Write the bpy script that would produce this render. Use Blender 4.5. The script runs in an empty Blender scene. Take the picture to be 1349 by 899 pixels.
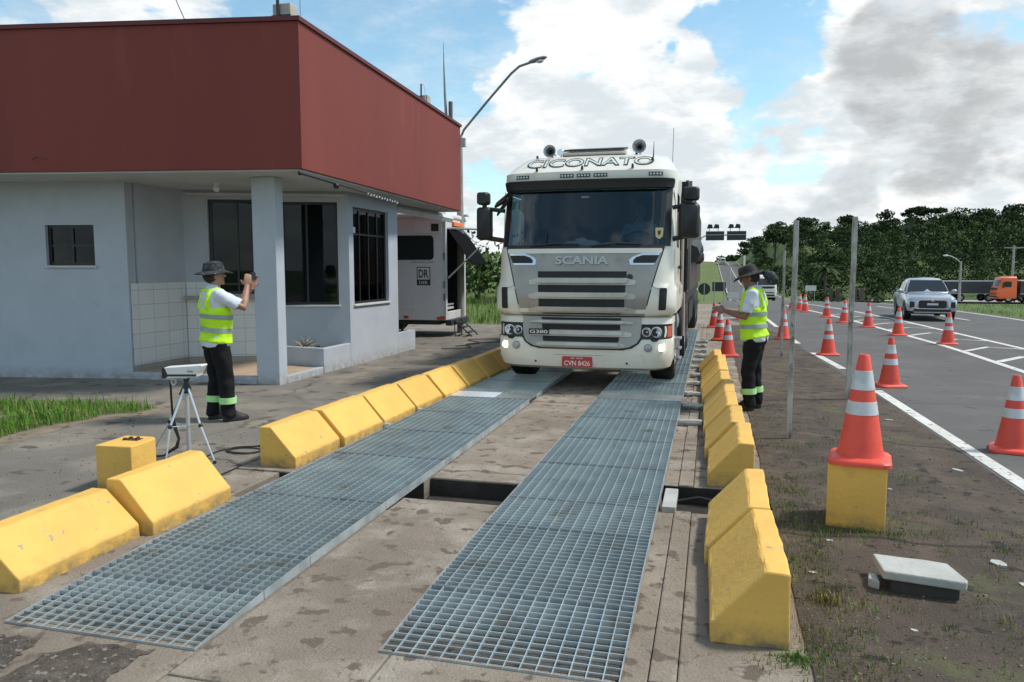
import bpy, math, random
from mathutils import Vector, Matrix, noise as mnoise
R_ = math.radians
sc = bpy.context.scene
COL = sc.collection
random.seed(7)

# ------------------------------------------------------------------ materials
def _n(nt, t, **kw):
    n = nt.nodes.new(t)
    for k, v in kw.items(): setattr(n, k, v)
    return n
def rgba(c): return (c[0], c[1], c[2], 1.0)
MATS = {}
def M(name, base, rough=0.6, metal=0.0, spec=0.5, var=None, var2=None, bump=None, coord='Object', emit=None, emit_s=0.0, coat=0.0, stretch=None):
    """base colour with up to two noise layers (colour, scale, low, high) and a noise bump (scale, strength)."""
    m = bpy.data.materials.new(name); m.use_nodes = True; nt = m.node_tree
    b = nt.nodes['Principled BSDF']
    b.inputs['Base Color'].default_value = rgba(base); b.inputs['Roughness'].default_value = rough
    b.inputs['Metallic'].default_value = metal; b.inputs['Specular IOR Level'].default_value = spec
    if coat: b.inputs['Coat Weight'].default_value = coat; b.inputs['Coat Roughness'].default_value = 0.08
    if emit: b.inputs['Emission Color'].default_value = rgba(emit); b.inputs['Emission Strength'].default_value = emit_s
    if var or bump:
        if coord == 'World':
            src = _n(nt, 'ShaderNodeNewGeometry').outputs['Position']
        else:
            src = _n(nt, 'ShaderNodeTexCoord').outputs[coord]
        if stretch:
            mp = _n(nt, 'ShaderNodeMapping'); mp.inputs['Scale'].default_value = stretch
            nt.links.new(src, mp.inputs[0]); src = mp.outputs[0]
        cur = None
        for v in (var, var2):
            if not v: continue
            col, scale, lo, hi = v[:4]
            nz = _n(nt, 'ShaderNodeTexNoise'); nz.inputs['Scale'].default_value = scale
            nz.inputs['Detail'].default_value = 8; nz.inputs['Roughness'].default_value = 0.62
            nt.links.new(src, nz.inputs['Vector'])
            mr = _n(nt, 'ShaderNodeMapRange'); mr.inputs['From Min'].default_value = lo; mr.inputs['From Max'].default_value = hi
            nt.links.new(nz.outputs['Fac'], mr.inputs['Value'])
            mx = _n(nt, 'ShaderNodeMix', data_type='RGBA')
            nt.links.new(mr.outputs[0], mx.inputs['Factor'])
            if cur is None: mx.inputs['A'].default_value = rgba(base)
            else: nt.links.new(cur, mx.inputs['A'])
            mx.inputs['B'].default_value = rgba(col)
            cur = mx.outputs['Result']
        if cur: nt.links.new(cur, b.inputs['Base Color'])
        if bump:
            nb = _n(nt, 'ShaderNodeTexNoise'); nb.inputs['Scale'].default_value = bump[0]; nb.inputs['Detail'].default_value = 6
            nt.links.new(src, nb.inputs['Vector'])
            bp = _n(nt, 'ShaderNodeBump'); bp.inputs['Strength'].default_value = bump[1]
            bp.inputs['Distance'].default_value = bump[2] if len(bump) > 2 else 0.02
            nt.links.new(nb.outputs['Fac'], bp.inputs['Height']); nt.links.new(bp.outputs[0], b.inputs['Normal'])
    MATS[name] = m
    return m

def ground_mat(name, c1, c2, c3, s1=0.5, s2=3.0, s3=40.0, rough=0.9, crack=None, bump=0.4, speck=None, moss=None, speck2=None, grit=.6):
    """weathered ground: three colours at three sizes, optional cracks (scale, colour), specks, moss patches; world-space."""
    m = bpy.data.materials.new(name); m.use_nodes = True; nt = m.node_tree; L = nt.links.new
    b = nt.nodes['Principled BSDF']; b.inputs['Roughness'].default_value = rough; b.inputs['Specular IOR Level'].default_value = 0.3
    pos = _n(nt, 'ShaderNodeNewGeometry').outputs['Position']
    def noise(s, det=8, r=0.6, off=None):
        z = _n(nt, 'ShaderNodeTexNoise'); z.inputs['Scale'].default_value = s; z.inputs['Detail'].default_value = det; z.inputs['Roughness'].default_value = r
        v = pos
        if off:
            a = _n(nt, 'ShaderNodeVectorMath'); a.inputs[1].default_value = off; L(pos, a.inputs[0]); v = a.outputs[0]
        L(v, z.inputs['Vector']); return z.outputs['Fac']
    def ramp(f, lo, hi):
        r = _n(nt, 'ShaderNodeMapRange'); r.inputs['From Min'].default_value = lo; r.inputs['From Max'].default_value = hi; L(f, r.inputs['Value']); return r.outputs[0]
    def mix(f, a, bb, blend='MIX'):
        x = _n(nt, 'ShaderNodeMix', data_type='RGBA', blend_type=blend); L(f, x.inputs['Factor'])
        if isinstance(a, tuple): x.inputs['A'].default_value = rgba(a)
        else: L(a, x.inputs['A'])
        if isinstance(bb, tuple): x.inputs['B'].default_value = rgba(bb)
        else: L(bb, x.inputs['B'])
        return x.outputs['Result']
    col = mix(ramp(noise(s1), 0.38, 0.62), c1, c2)
    col = mix(ramp(noise(s2, off=(7, 3, 1)), 0.48, 0.68), col, c3)
    fine = noise(s3, 4, 0.7)
    f = ramp(fine, 0.25, 0.75)
    dk = _n(nt, 'ShaderNodeMix', data_type='RGBA', blend_type='MULTIPLY'); dk.inputs['Factor'].default_value = grit
    L(col, dk.inputs['A']); 
    gr = _n(nt, 'ShaderNodeCombineColor'); L(f, gr.inputs[0]); L(f, gr.inputs[1]); L(f, gr.inputs[2])
    ad = _n(nt, 'ShaderNodeMix', data_type='RGBA'); ad.inputs['Factor'].default_value = 0.55; L(gr.outputs[0], ad.inputs['A']); ad.inputs['B'].default_value = (1.35, 1.35, 1.35, 1)
    L(ad.outputs['Result'], dk.inputs['B']); col = dk.outputs['Result']
    if speck: col = mix(ramp(noise(speck[1], 3, 0.5, (2, 9, 4)), speck[2], speck[2] + 0.05), col, speck[0])
    if moss: col = mix(ramp(noise(moss[1], 9, 0.72, (11, 5, 2)), moss[2], moss[2] + 0.12), col, moss[0])
    if speck2: col = mix(ramp(noise(speck2[1], 5, 0.6, (5, 1, 8)), speck2[2], speck2[2] + 0.06), col, speck2[0])
    if crack:
        vo = _n(nt, 'ShaderNodeTexVoronoi', feature='DISTANCE_TO_EDGE'); vo.inputs['Scale'].default_value = crack[0]
        wn = _n(nt, 'ShaderNodeTexNoise'); wn.inputs['Scale'].default_value = 2.5; wn.inputs['Detail'].default_value = 5; L(pos, wn.inputs['Vector'])
        wa = _n(nt, 'ShaderNodeMix', data_type='VECTOR'); wa.inputs['Factor'].default_value = 0.25; L(pos, wa.inputs['A']); L(wn.outputs['Color'], wa.inputs['B'])
        L(wa.outputs['Result'], vo.inputs['Vector'])
        cr = _n(nt, 'ShaderNodeMapRange'); cr.inputs['From Min'].default_value = crack[2]; cr.inputs['From Max'].default_value = 0.0
        L(vo.outputs['Distance'], cr.inputs['Value'])
        cm = _n(nt, 'ShaderNodeMath', operation='MULTIPLY'); L(cr.outputs[0], cm.inputs[0]); L(ramp(noise(0.7, 3, .5, (4, 4, 4)), .42, .6), cm.inputs[1])
        col = mix(cm.outputs[0], col, crack[1])
    L(col, b.inputs['Base Color'])
    bp = _n(nt, 'ShaderNodeBump'); bp.inputs['Strength'].default_value = bump; bp.inputs['Distance'].default_value = 0.02
    am = _n(nt, 'ShaderNodeMath', operation='ADD'); L(fine, am.inputs[0]); L(noise(s2 * 2.2, 6), am.inputs[1]); L(am.outputs[0], bp.inputs['Height'])
    L(bp.outputs[0], b.inputs['Normal'])
    MATS[name] = m; return m

def glass(name, tint=(0.10, 0.12, 0.13), trans=0.55, rough=0.02, refl=(1, 1, 1)):
    m = bpy.data.materials.new(name); m.use_nodes = True; nt = m.node_tree; nt.nodes.clear(); L = nt.links.new
    o = _n(nt, 'ShaderNodeOutputMaterial'); t = _n(nt, 'ShaderNodeBsdfTransparent'); t.inputs[0].default_value = rgba(tint)
    g = _n(nt, 'ShaderNodeBsdfGlossy'); g.inputs['Roughness'].default_value = rough; g.inputs['Color'].default_value = rgba(refl)
    fr = _n(nt, 'ShaderNodeFresnel'); fr.inputs['IOR'].default_value = 1.5
    mx = _n(nt, 'ShaderNodeMixShader'); L(fr.outputs[0], mx.inputs[0]); L(t.outputs[0], mx.inputs[1]); L(g.outputs[0], mx.inputs[2]); L(mx.outputs[0], o.inputs[0])
    MATS[name] = m; return m

def vary(name, amount):
    '''each object of this material a little lighter or darker than the next'''
    m = MATS[name]; nt = m.node_tree; b = nt.nodes['Principled BSDF']; lk = b.inputs['Base Color'].links
    hs = _n(nt, 'ShaderNodeHueSaturation'); oi = _n(nt, 'ShaderNodeObjectInfo'); mr = _n(nt, 'ShaderNodeMapRange'); mr.inputs['To Min'].default_value = 1 - amount; mr.inputs['To Max'].default_value = 1 + amount
    nt.links.new(oi.outputs['Random'], mr.inputs['Value']); nt.links.new(mr.outputs[0], hs.inputs['Value'])
    if lk: nt.links.new(lk[0].from_socket, hs.inputs['Color'])
    else: hs.inputs['Color'].default_value = b.inputs['Base Color'].default_value
    nt.links.new(hs.outputs[0], b.inputs['Base Color'])
# ------------------------------------------------------------------ mesh builder
class MB:
    def __init__(s): s.v = []; s.f = []; s.m = []; s.sm = []
    def add(s, vs, fs, m=0, smooth=False):
        o = len(s.v); s.v += [tuple(x) for x in vs]
        for f in fs: s.f.append([o + i for i in f]); s.m.append(m); s.sm.append(smooth)
        return s
    def box(s, x0, x1, y0, y1, z0, z1, m=0, rot=None, piv=None):
        vs = [(x, y, z) for z in (z0, z1) for y in (y0, y1) for x in (x0, x1)]
        if rot:
            c = Vector(piv or ((x0 + x1) / 2, (y0 + y1) / 2, (z0 + z1) / 2)); vs = [c + rot @ (Vector(v) - c) for v in vs]
        return s.add(vs, [(0, 2, 3, 1), (4, 5, 7, 6), (0, 1, 5, 4), (2, 6, 7, 3), (0, 4, 6, 2), (1, 3, 7, 5)], m)
    def quadbox(s, plan, z0, z1, m=0):
        n = len(plan)
        a = sum(plan[i][0] * plan[(i + 1) % n][1] - plan[(i + 1) % n][0] * plan[i][1] for i in range(n))
        if a < 0: plan = plan[::-1]
        vs = [(p[0], p[1], z0) for p in plan] + [(p[0], p[1], z1) for p in plan]
        fs = [tuple(range(n - 1, -1, -1)), tuple(range(n, 2 * n))] + [(i, (i + 1) % n, n + (i + 1) % n, n + i) for i in range(n)]
        return s.add(vs, fs, m)
    def prism(s, prof, axis, a, b, m=0):
        """profile of 2D points swept along axis ('x','y','z') from a to b"""
        n = len(prof); P = {'x': lambda p, t: (t, p[0], p[1]), 'y': lambda p, t: (p[0], t, p[1]), 'z': lambda p, t: (p[0], p[1], t)}[axis]
        vs = [P(p, a) for p in prof] + [P(p, b) for p in prof]
        fs = [tuple(range(n)), tuple(range(2 * n - 1, n - 1, -1))] + [(i, n + i, n + (i + 1) % n, (i + 1) % n) for i in range(n)]
        return s.add(vs, fs, m)
    def tube(s, pts, r, seg=8, m=0, cap=True, smooth=True, ry=None, up=(0, 0, 1)):
        """r: number or list; ry list for elliptical sections"""
        pts = [Vector(p) for p in pts]; n = len(pts)
        rs = r if isinstance(r, (list, tuple)) else [r] * n
        rb = ry if ry is not None else rs
        if not isinstance(rb, (list, tuple)): rb = [rb] * n
        vs = []; prev = None
        for i, p in enumerate(pts):
            t = (pts[min(i + 1, n - 1)] - pts[max(i - 1, 0)])
            t = t.normalized() if t.length > 1e-9 else Vector((0, 0, 1))
            if prev is None:
                u = Vector(up); 
                if abs(u.dot(t)) > 0.9: u = Vector((0, 1, 0)) if abs(t.y) < 0.9 else Vector((1, 0, 0))
            else: u = prev
            u = (u - t * u.dot(t)).normalized(); w = t.cross(u); prev = u
            for k in range(seg):
                a = 2 * math.pi * k / seg
                vs.append(p + w * (math.cos(a) * rs[i]) + u * (math.sin(a) * rb[i]))
        fs = [(i * seg + k, i * seg + (k + 1) % seg, (i + 1) * seg + (k + 1) % seg, (i + 1) * seg + k) for i in range(n - 1) for k in range(seg)]
        s.add(vs, fs, m, smooth)
        if cap:
            o = len(s.v) - n * seg
            s.f.append([o + k for k in range(seg)][::-1]); s.m.append(m); s.sm.append(False)
            s.f.append([o + (n - 1) * seg + k for k in range(seg)]); s.m.append(m); s.sm.append(False)
        return s
    def lathe(s, prof, c=(0, 0, 0), axis='z', seg=20, m=0, smooth=True, arc=1.0, start=0.0):
        """prof: list of (radius, along)"""
        n = len(prof); vs = []
        for r, h in prof:
            for k in range(seg):
                a = start + arc * 2 * math.pi * k / seg; x, y = r * math.cos(a), r * math.sin(a)
                p = {'z': (x, y, h), 'x': (h, x, y), 'y': (y, h, x)}[axis]
                vs.append((c[0] + p[0], c[1] + p[1], c[2] + p[2]))
        fs = [(i * seg + k, i * seg + (k + 1) % seg, (i + 1) * seg + (k + 1) % seg, (i + 1) * seg + k) for i in range(n - 1) for k in range(seg)]
        s.add(vs, fs, m, smooth)
        return s
    def rings(s, rings, m=0, smooth=True, cap=True, skip=None, closed=True):
        n = len(rings[0]); o = len(s.v); s.v += [tuple(p) for r in rings for p in r]
        for i in range(len(rings) - 1):
            for k in range(n if closed else n - 1):
                q = (i * n + k, i * n + (k + 1) % n, (i + 1) * n + (k + 1) % n, (i + 1) * n + k)
                if skip:
                    c = sum((Vector(s.v[o + j]) for j in q), Vector()) / 4
                    if skip(c): continue
                s.f.append([o + j for j in q]); s.m.append(m); s.sm.append(smooth)
        if cap:
            s.f.append([o + k for k in range(n)][::-1]); s.m.append(m); s.sm.append(False)
            s.f.append([o + (len(rings) - 1) * n + k for k in range(n)]); s.m.append(m); s.sm.append(False)
        return s
    def ball(s, c, rx, ry=None, rz=None, seg=12, rg=8, m=0):
        ry = ry or rx; rz = rz or rx
        rr = []
        for i in range(rg + 1):
            t = math.pi * (0.02 + 0.96 * i / rg)
            rr.append([(c[0] + rx * math.sin(t) * math.cos(2 * math.pi * k / seg), c[1] + ry * math.sin(t) * math.sin(2 * math.pi * k / seg), c[2] - rz * math.cos(t)) for k in range(seg)])
        return s.rings(rr, m)
    def xform(s, mat):
        s.v = [tuple(mat @ Vector(p)) for p in s.v]; return s
    def build(s, name, mats, parent=None, bevel=0, sharp=40, world=False, segs=2, loc=None):
        if world and parent is not None:
            o = parent.location; pp = parent.parent
            o = o if pp is None else o + pp.location
            s.v = [(p[0] - o[0], p[1] - o[1], p[2] - o[2]) for p in s.v]
        me = bpy.data.meshes.new(name); me.from_pydata(s.v, [], s.f)
        if not isinstance(mats, (list, tuple)): mats = [mats]
        for m in mats: me.materials.append(MATS[m] if isinstance(m, str) else m)
        me.polygons.foreach_set('material_index', s.m); me.polygons.foreach_set('use_smooth', s.sm)
        me.validate(); me.update()
        if any(s.sm): me.set_sharp_from_angle(angle=R_(sharp))
        ob = bpy.data.objects.new(name, me); COL.objects.link(ob)
        if parent is not None: ob.parent = parent
        if loc is not None: ob.location = loc
        if bevel:
            b = ob.modifiers.new('bevel', 'BEVEL'); b.width = bevel; b.segments = segs; b.limit_method = 'ANGLE'; b.angle_limit = R_(35); b.harden_normals = False
        return ob

def tag(o, label=None, cat=None, group=None, kind=None):
    if label: o['label'] = label
    if cat: o['category'] = cat
    if group: o['group'] = group
    if kind: o['kind'] = kind
    return o
def thing(name, label, cat, loc=(0, 0, 0), rz=0.0, group=None):
    o = bpy.data.objects.new(name, None); COL.objects.link(o); o.location = loc; o.rotation_euler = (0, 0, rz); o.empty_display_size = 0.2
    return tag(o, label, cat, group)
def copy_tree(o, parent=None):
    c = o.copy(); COL.objects.link(c)
    if parent is not None: c.parent = parent
    for ch in list(o.children): copy_tree(ch, c)
    return c
def remesh(ob, vox, smooth=4, bump=None):
    md = ob.modifiers.new('r', 'REMESH'); md.mode = 'VOXEL'; md.voxel_size = vox; md.use_smooth_shade = True
    if smooth:
        sm = ob.modifiers.new('s', 'SMOOTH'); sm.factor = 0.5; sm.iterations = smooth
    dg = bpy.context.evaluated_depsgraph_get(); dg.update()
    me = bpy.data.meshes.new_from_object(ob.evaluated_get(dg))
    old = ob.data; ob.modifiers.clear(); ob.data = me
    for m in old.materials:
        if me.materials.find(m.name) < 0: me.materials.append(m)
    bpy.data.meshes.remove(old)
    if bump:
        amp, scale = bump
        for v in me.vertices:
            v.co += v.normal * amp * mnoise.noise(Vector((v.co.x * scale, v.co.y * scale, v.co.z * scale * 0.8)))
    me.polygons.foreach_set('use_smooth', [True] * len(me.polygons)); me.update()
    return ob
def text(name, body, mat, parent, width, height, mtx, extrude=0.004, offset=0.0, bold=0.0):
    """lettering as mesh: width x height metres, centred, in the XY plane of mtx"""
    cu = bpy.data.curves.new(name, 'FONT'); cu.body = body; cu.extrude = 0.01; cu.offset = bold; cu.align_x = 'LEFT'; cu.resolution_u = 4
    t = bpy.data.objects.new(name, cu); COL.objects.link(t)
    dg = bpy.context.evaluated_depsgraph_get(); dg.update()
    me = bpy.data.meshes.new_from_object(t.evaluated_get(dg)); bpy.data.objects.remove(t); bpy.data.curves.remove(cu)
    xs = [v.co.x for v in me.vertices]; ys = [v.co.y for v in me.vertices]
    cx, cy, w, h = (min(xs) + max(xs)) / 2, (min(ys) + max(ys)) / 2, max(xs) - min(xs), max(ys) - min(ys)
    for v in me.vertices:
        p = Vector(((v.co.x - cx) / w * width, (v.co.y - cy) / h * height, (extrude if v.co.z > 0 else 0) + offset)); v.co = mtx @ p
    me.materials.clear(); me.materials.append(MATS[mat]); me.update()
    o = bpy.data.objects.new(name, me); COL.objects.link(o); o.parent = parent
    return o
FRONT = lambda x, y, z, tilt=0: Matrix.Translation((x, y, z)) @ Matrix.Rotation(R_(90 + tilt), 4, 'X')   # faces -Y, reads left to right along +X

def spline(pts, n=6):
    P = [Vector(p) for p in pts]; out = []
    for i in range(len(P) - 1):
        a, b, c, d = P[max(i - 1, 0)], P[i], P[i + 1], P[min(i + 2, len(P) - 1)]
        for k in range(n):
            t = k / n; out.append(.5 * ((2 * b) + (c - a) * t + (2 * a - 5 * b + 4 * c - d) * t * t + (3 * b - a - 3 * c + d) * t ** 3))
    return out + [P[-1]]
def smoothstep(a, b, x):
    t = max(0.0, min(1.0, (x - a) / (b - a))); return t * t * (3 - 2 * t)

# ------------------------------------------------------------------ camera, sky, sun
cam_d = bpy.data.cameras.new('camera'); cam = bpy.data.objects.new('camera', cam_d); COL.objects.link(cam)
cam.location = (0, 0, 1.68); cam.rotation_euler = (R_(90 - 5.455), 0, R_(14.708)); cam_d.lens = 1000 / 1349 * 36; cam_d.sensor_width = 36
cam_d.clip_start = 0.05; cam_d.clip_end = 6000; sc.camera = cam
sc.view_settings.view_transform = 'Standard'; sc.view_settings.look = 'None'; sc.view_settings.exposure = 0.36; sc.view_settings.gamma = 1.0
SUN_EL, SUN_AZ = 54.0, 72.0          # azimuth from +Y towards +X
sd = bpy.data.lights.new('sun', 'SUN'); sd.energy = 2.9; sd.angle = R_(8); sd.color = (1.0, 0.95, 0.88)
so = bpy.data.objects.new('sun', sd); COL.objects.link(so); so.location = (0, 0, 60)
so.rotation_euler = Vector((-math.sin(R_(SUN_AZ)) * math.cos(R_(SUN_EL)), -math.cos(R_(SUN_AZ)) * math.cos(R_(SUN_EL)), -math.sin(R_(SUN_EL)))).to_track_quat('-Z', 'Y').to_euler()

def pixdir(x, y):       # direction of a point of the photograph, used only to know where in the sky its clouds stand
    p, w = R_(5.455), R_(14.708); a, b = (x - 674.5) / 1000, -(y - 449.5) / 1000
    v = Vector((a, math.cos(p) + b * math.sin(p), -math.sin(p) + b * math.cos(p)))
    return (Matrix.Rotation(w, 3, 'Z') @ v).normalized()
CLOUD = 8.5
SKYTINT = (1.42, 1.62, 1.42, 1)
def make_world():
    w = bpy.data.worlds.new('World'); sc.world = w; w.use_nodes = True; nt = w.node_tree; nt.nodes.clear(); L = nt.links.new
    out = _n(nt, 'ShaderNodeOutputWorld'); bg = _n(nt, 'ShaderNodeBackground'); bg.inputs['Strength'].default_value = 0.1
    sky = _n(nt, 'ShaderNodeTexSky', sky_type='NISHITA'); sky.sun_disc = False; sky.sun_elevation = R_(SUN_EL); sky.sun_rotation = R_(SUN_AZ)
    sky.air_density = 1.0; sky.dust_density = 0.4; sky.ozone_density = 2.0
    tc = _n(nt, 'ShaderNodeTexCoord'); d = tc.outputs['Generated']
    sep = _n(nt, 'ShaderNodeSeparateXYZ'); L(d, sep.inputs[0])
    def math_(op, a, b=None):
        n = _n(nt, 'ShaderNodeMath', operation=op)
        for i, v in enumerate((a, b)):
            if v is None: continue
            if isinstance(v, (int, float)): n.inputs[i].default_value = v
            else: L(v, n.inputs[i])
        return n.outputs[0]
    # clouds on a dome: direction divided by height, softened towards the horizon
    zz = math_('ADD', math_('MAXIMUM', sep.outputs[2], 0.0), 0.42)
    com = _n(nt, 'ShaderNodeCombineXYZ'); L(math_('DIVIDE', sep.outputs[0], zz), com.inputs[0]); L(math_('DIVIDE', sep.outputs[1], zz), com.inputs[1]); L(math_('MULTIPLY', sep.outputs[2], 2.6), com.inputs[2])
    def noise(scale, off, det=9, rough=0.58, dist=0.0):
        a = _n(nt, 'ShaderNodeVectorMath'); a.inputs[1].default_value = off; L(com.outputs[0], a.inputs[0])
        z = _n(nt, 'ShaderNodeTexNoise'); z.inputs['Scale'].default_value = scale; z.inputs['Detail'].default_value = det; z.inputs['Roughness'].default_value = rough; z.inputs['Distortion'].default_value = dist
        L(a.outputs[0], z.inputs['Vector']); return z.outputs['Fac']
    def ramp(f, lo, hi, tlo=0.0, thi=1.0, it='SMOOTHSTEP'):
        r = _n(nt, 'ShaderNodeMapRange', interpolation_type=it)
        for k, v in (('From Min', lo), ('From Max', hi), ('To Min', tlo), ('To Max', thi)): r.inputs[k].default_value = v
        L(f, r.inputs['Value']); return r.outputs[0]
    nm = _n(nt, 'ShaderNodeVectorMath', operation='NORMALIZE'); L(d, nm.inputs[0])
    wz = _n(nt, 'ShaderNodeTexNoise'); wz.inputs['Scale'].default_value = 7.0; wz.inputs['Detail'].default_value = 5; L(nm.outputs[0], wz.inputs['Vector'])
    w1 = _n(nt, 'ShaderNodeVectorMath', operation='MULTIPLY_ADD'); L(wz.outputs['Color'], w1.inputs[0]); w1.inputs[1].default_value = (.24, .24, .24); w1.inputs[2].default_value = (-.12, -.12, -.12)
    w2 = _n(nt, 'ShaderNodeVectorMath', operation='ADD'); L(nm.outputs[0], w2.inputs[0]); L(w1.outputs[0], w2.inputs[1])
    w3 = _n(nt, 'ShaderNodeVectorMath', operation='NORMALIZE'); L(w2.outputs[0], w3.inputs[0])
    def blob(px, py, deg, core=.15):
        c = pixdir(px, py); dp = _n(nt, 'ShaderNodeVectorMath', operation='DOT_PRODUCT'); L(w3.outputs[0], dp.inputs[0]); dp.inputs[1].default_value = c
        return ramp(dp.outputs['Value'], math.cos(R_(deg)), math.cos(R_(deg * core)))
    shape = noise(3.6, (3.1, 1.7, 0.4), 12, 0.62, 0.2)
    puff = noise(9.5, (1.1, 6.2, 2.4), 8, 0.6, 0.3)
    dens = math_('ADD', math_('MULTIPLY', shape, .78), math_('MULTIPLY', puff, .22))
    for px, py, deg, amt in BLOBS: dens = math_('ADD', dens, math_('MULTIPLY', blob(px, py, deg), amt * (.62 if amt > 0 else .9)))
    dens = math_('ADD', dens, ramp(sep.outputs[2], 0.02, 0.13, 0.14, 0.0))
    cover = ramp(dens, 0.485, 0.605)
    veil = ramp(noise(4.4, (9, 4, 2), 9, 0.65), 0.40, 0.75, 0.0, 0.5)
    cover = math_('MAXIMUM', cover, veil)
    # cloud body: bright billows with soft grey hollows
    hollow = ramp(noise(5.2, (3.3, 1.45, 0.95), 9, 0.6, .2), 0.38, 0.62, 0.0, 0.70)
    ccol = _n(nt, 'ShaderNodeMix', data_type='RGBA'); ccol.inputs['A'].default_value = (CLOUD * 1.0, CLOUD * 1.01, CLOUD * 1.0, 1); ccol.inputs['B'].default_value = (CLOUD * .54, CLOUD * .62, CLOUD * .68, 1)
    L(hollow, ccol.inputs['Factor'])
    gn = noise(3.6, (1.2, 5, 3), 9, .62, .3)
    grey = None
    for px, py, deg, lo, amt in GREYS:
        g = math_('MULTIPLY', ramp(math_('ADD', math_('MULTIPLY', blob(px, py, deg, .25), .42), math_('MULTIPLY', gn, .9)), lo - .06, lo + .22), amt)
        grey = g if grey is None else math_('MAXIMUM', grey, g)
    gcol = _n(nt, 'ShaderNodeMix', data_type='RGBA'); gcol.inputs['A'].default_value = (CLOUD * .46, CLOUD * .48, CLOUD * .49, 1); gcol.inputs['B'].default_value = (CLOUD * .72, CLOUD * .75, CLOUD * .77, 1); L(ramp(noise(6.0, (2, 8, 1), 8, .6), .38, .66), gcol.inputs['Factor'])
    c2 = _n(nt, 'ShaderNodeMix', data_type='RGBA'); L(ccol.outputs['Result'], c2.inputs['A']); L(gcol.outputs['Result'], c2.inputs['B']); L(grey, c2.inputs['Factor'])
    cover = math_('MAXIMUM', cover, math_('MULTIPLY', grey, .95))
    tint = _n(nt, 'ShaderNodeMix', data_type='RGBA', blend_type='MULTIPLY'); tint.inputs['Factor'].default_value = 1.0; L(sky.outputs[0], tint.inputs['A']); tint.inputs['B'].default_value = SKYTINT
    fin = _n(nt, 'ShaderNodeMix', data_type='RGBA'); L(cover, fin.inputs['Factor']); L(tint.outputs['Result'], fin.inputs['A']); L(c2.outputs['Result'], fin.inputs['B'])
    L(fin.outputs['Result'], bg.inputs[0]); L(bg.outputs[0], out.inputs[0])
BLOBS = ((640, 130, 5, .12), (700, 100, 6, .12), (780, 130, 8, .18), (880, 150, 7, .16), (920, 90, 3, .14), (940, 230, 7, .14), (640, 230, 6, .12), (750, 170, 6, .1), (1150, 220, 8, .16), (1270, 60, 10, .2), (1320, 200, 9, .16), (840, 8, 4, .18), (1110, 290, 12, .12), (960, 300, 8, .12), (1125, 15, 4, .16), (70, 0, 6, .16), (200, 10, 5, .14), (1060, 135, 3, .1), (1070, 195, 2.5, .1),
         (470, 50, 9, -.14), (610, 25, 5, -.12), (550, 120, 4, -.08), (960, 20, 5, -.14), (1000, 105, 3.5, -.14), (930, 45, 3, -.10), (1010, 185, 3.5, -.14), (360, 5, 5, -.08), (1050, 60, 3.5, -.12), (670, 205, 3, -.12), (690, 250, 2.5, -.06), (1040, 215, 2.5, -.1))
GREYS = ((1220, 110, 7.0, .64, .95), (1300, 125, 7.5, .64, .9), (1345, 125, 6, .66, .85), (1130, 235, 3.5, .70, .5), (1175, 160, 4, .68, .7), (1010, 280, 4, .78, .3))
make_world()

# ------------------------------------------------------------------ shared materials
def weathered(name, base, worn, dirt, chip, dirt_h=.10, coord='Object', rough=.66, chips=.70, scuff=.60, bumpy=.5):
    """paint with worn patches, chips to the bare surface, dark scuffs and splashed dirt near the foot"""
    m = M(name, base, rough, var=(worn, 2.2, .40, .70), bump=(30, bumpy, .008), coord=coord); nt = m.node_tree; L = nt.links.new; b = nt.nodes['Principled BSDF']
    src = _n(nt, 'ShaderNodeTexCoord').outputs['Object'] if coord == 'Object' else _n(nt, 'ShaderNodeNewGeometry').outputs['Position']
    oi = _n(nt, 'ShaderNodeObjectInfo'); of = _n(nt, 'ShaderNodeVectorMath', operation='ADD'); L(src, of.inputs[0])
    if coord == 'Object': L(oi.outputs['Location'], of.inputs[1])
    cur = b.inputs['Base Color'].links[0].from_socket
    def nz(scale, lo, hi, det=6, rg=.65):
        z = _n(nt, 'ShaderNodeTexNoise'); z.inputs['Scale'].default_value = scale; z.inputs['Detail'].default_value = det; z.inputs['Roughness'].default_value = rg; L(of.outputs[0], z.inputs['Vector'])
        r = _n(nt, 'ShaderNodeMapRange'); r.inputs['From Min'].default_value = lo; r.inputs['From Max'].default_value = hi; L(z.outputs['Fac'], r.inputs['Value']); return r.outputs[0]
    def mx(f, col, cur):
        x = _n(nt, 'ShaderNodeMix', data_type='RGBA'); L(f, x.inputs['Factor']); L(cur, x.inputs['A']); x.inputs['B'].default_value = rgba(col); return x.outputs['Result']
    cur = mx(nz(5, scuff, scuff + .2), tuple(.6 * a + .4 * c for a, c in zip(base, dirt)), cur)
    sp = _n(nt, 'ShaderNodeSeparateXYZ'); L(src, sp.inputs[0])
    hr = _n(nt, 'ShaderNodeMapRange'); hr.inputs['From Min'].default_value = dirt_h; hr.inputs['From Max'].default_value = 0.0; L(sp.outputs[2], hr.inputs['Value'])
    f = _n(nt, 'ShaderNodeMath', operation='MULTIPLY'); L(hr.outputs[0], f.inputs[0]); L(nz(9, .35, .62), f.inputs[1]); cur = mx(f.outputs[0], dirt, cur)
    cur = mx(nz(16, chips, chips + .02, 3, .5), chip, cur)
    L(cur, b.inputs['Base Color']); return m
weathered('yellow', (.74, .445, .095), (.66, .385, .085), (.20, .15, .085), (.36, .30, .20), .12)
M('galv', (.68, .76, .76), .40, metal=.76, var=((.56, .63, .65), 3.0, .35, .7), var2=((.34, .27, .20), 4, .57, .80), coord='World')
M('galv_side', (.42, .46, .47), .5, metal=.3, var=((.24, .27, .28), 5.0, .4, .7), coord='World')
M('steel_bright', (.78, .82, .84), .3, metal=.6)
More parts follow.
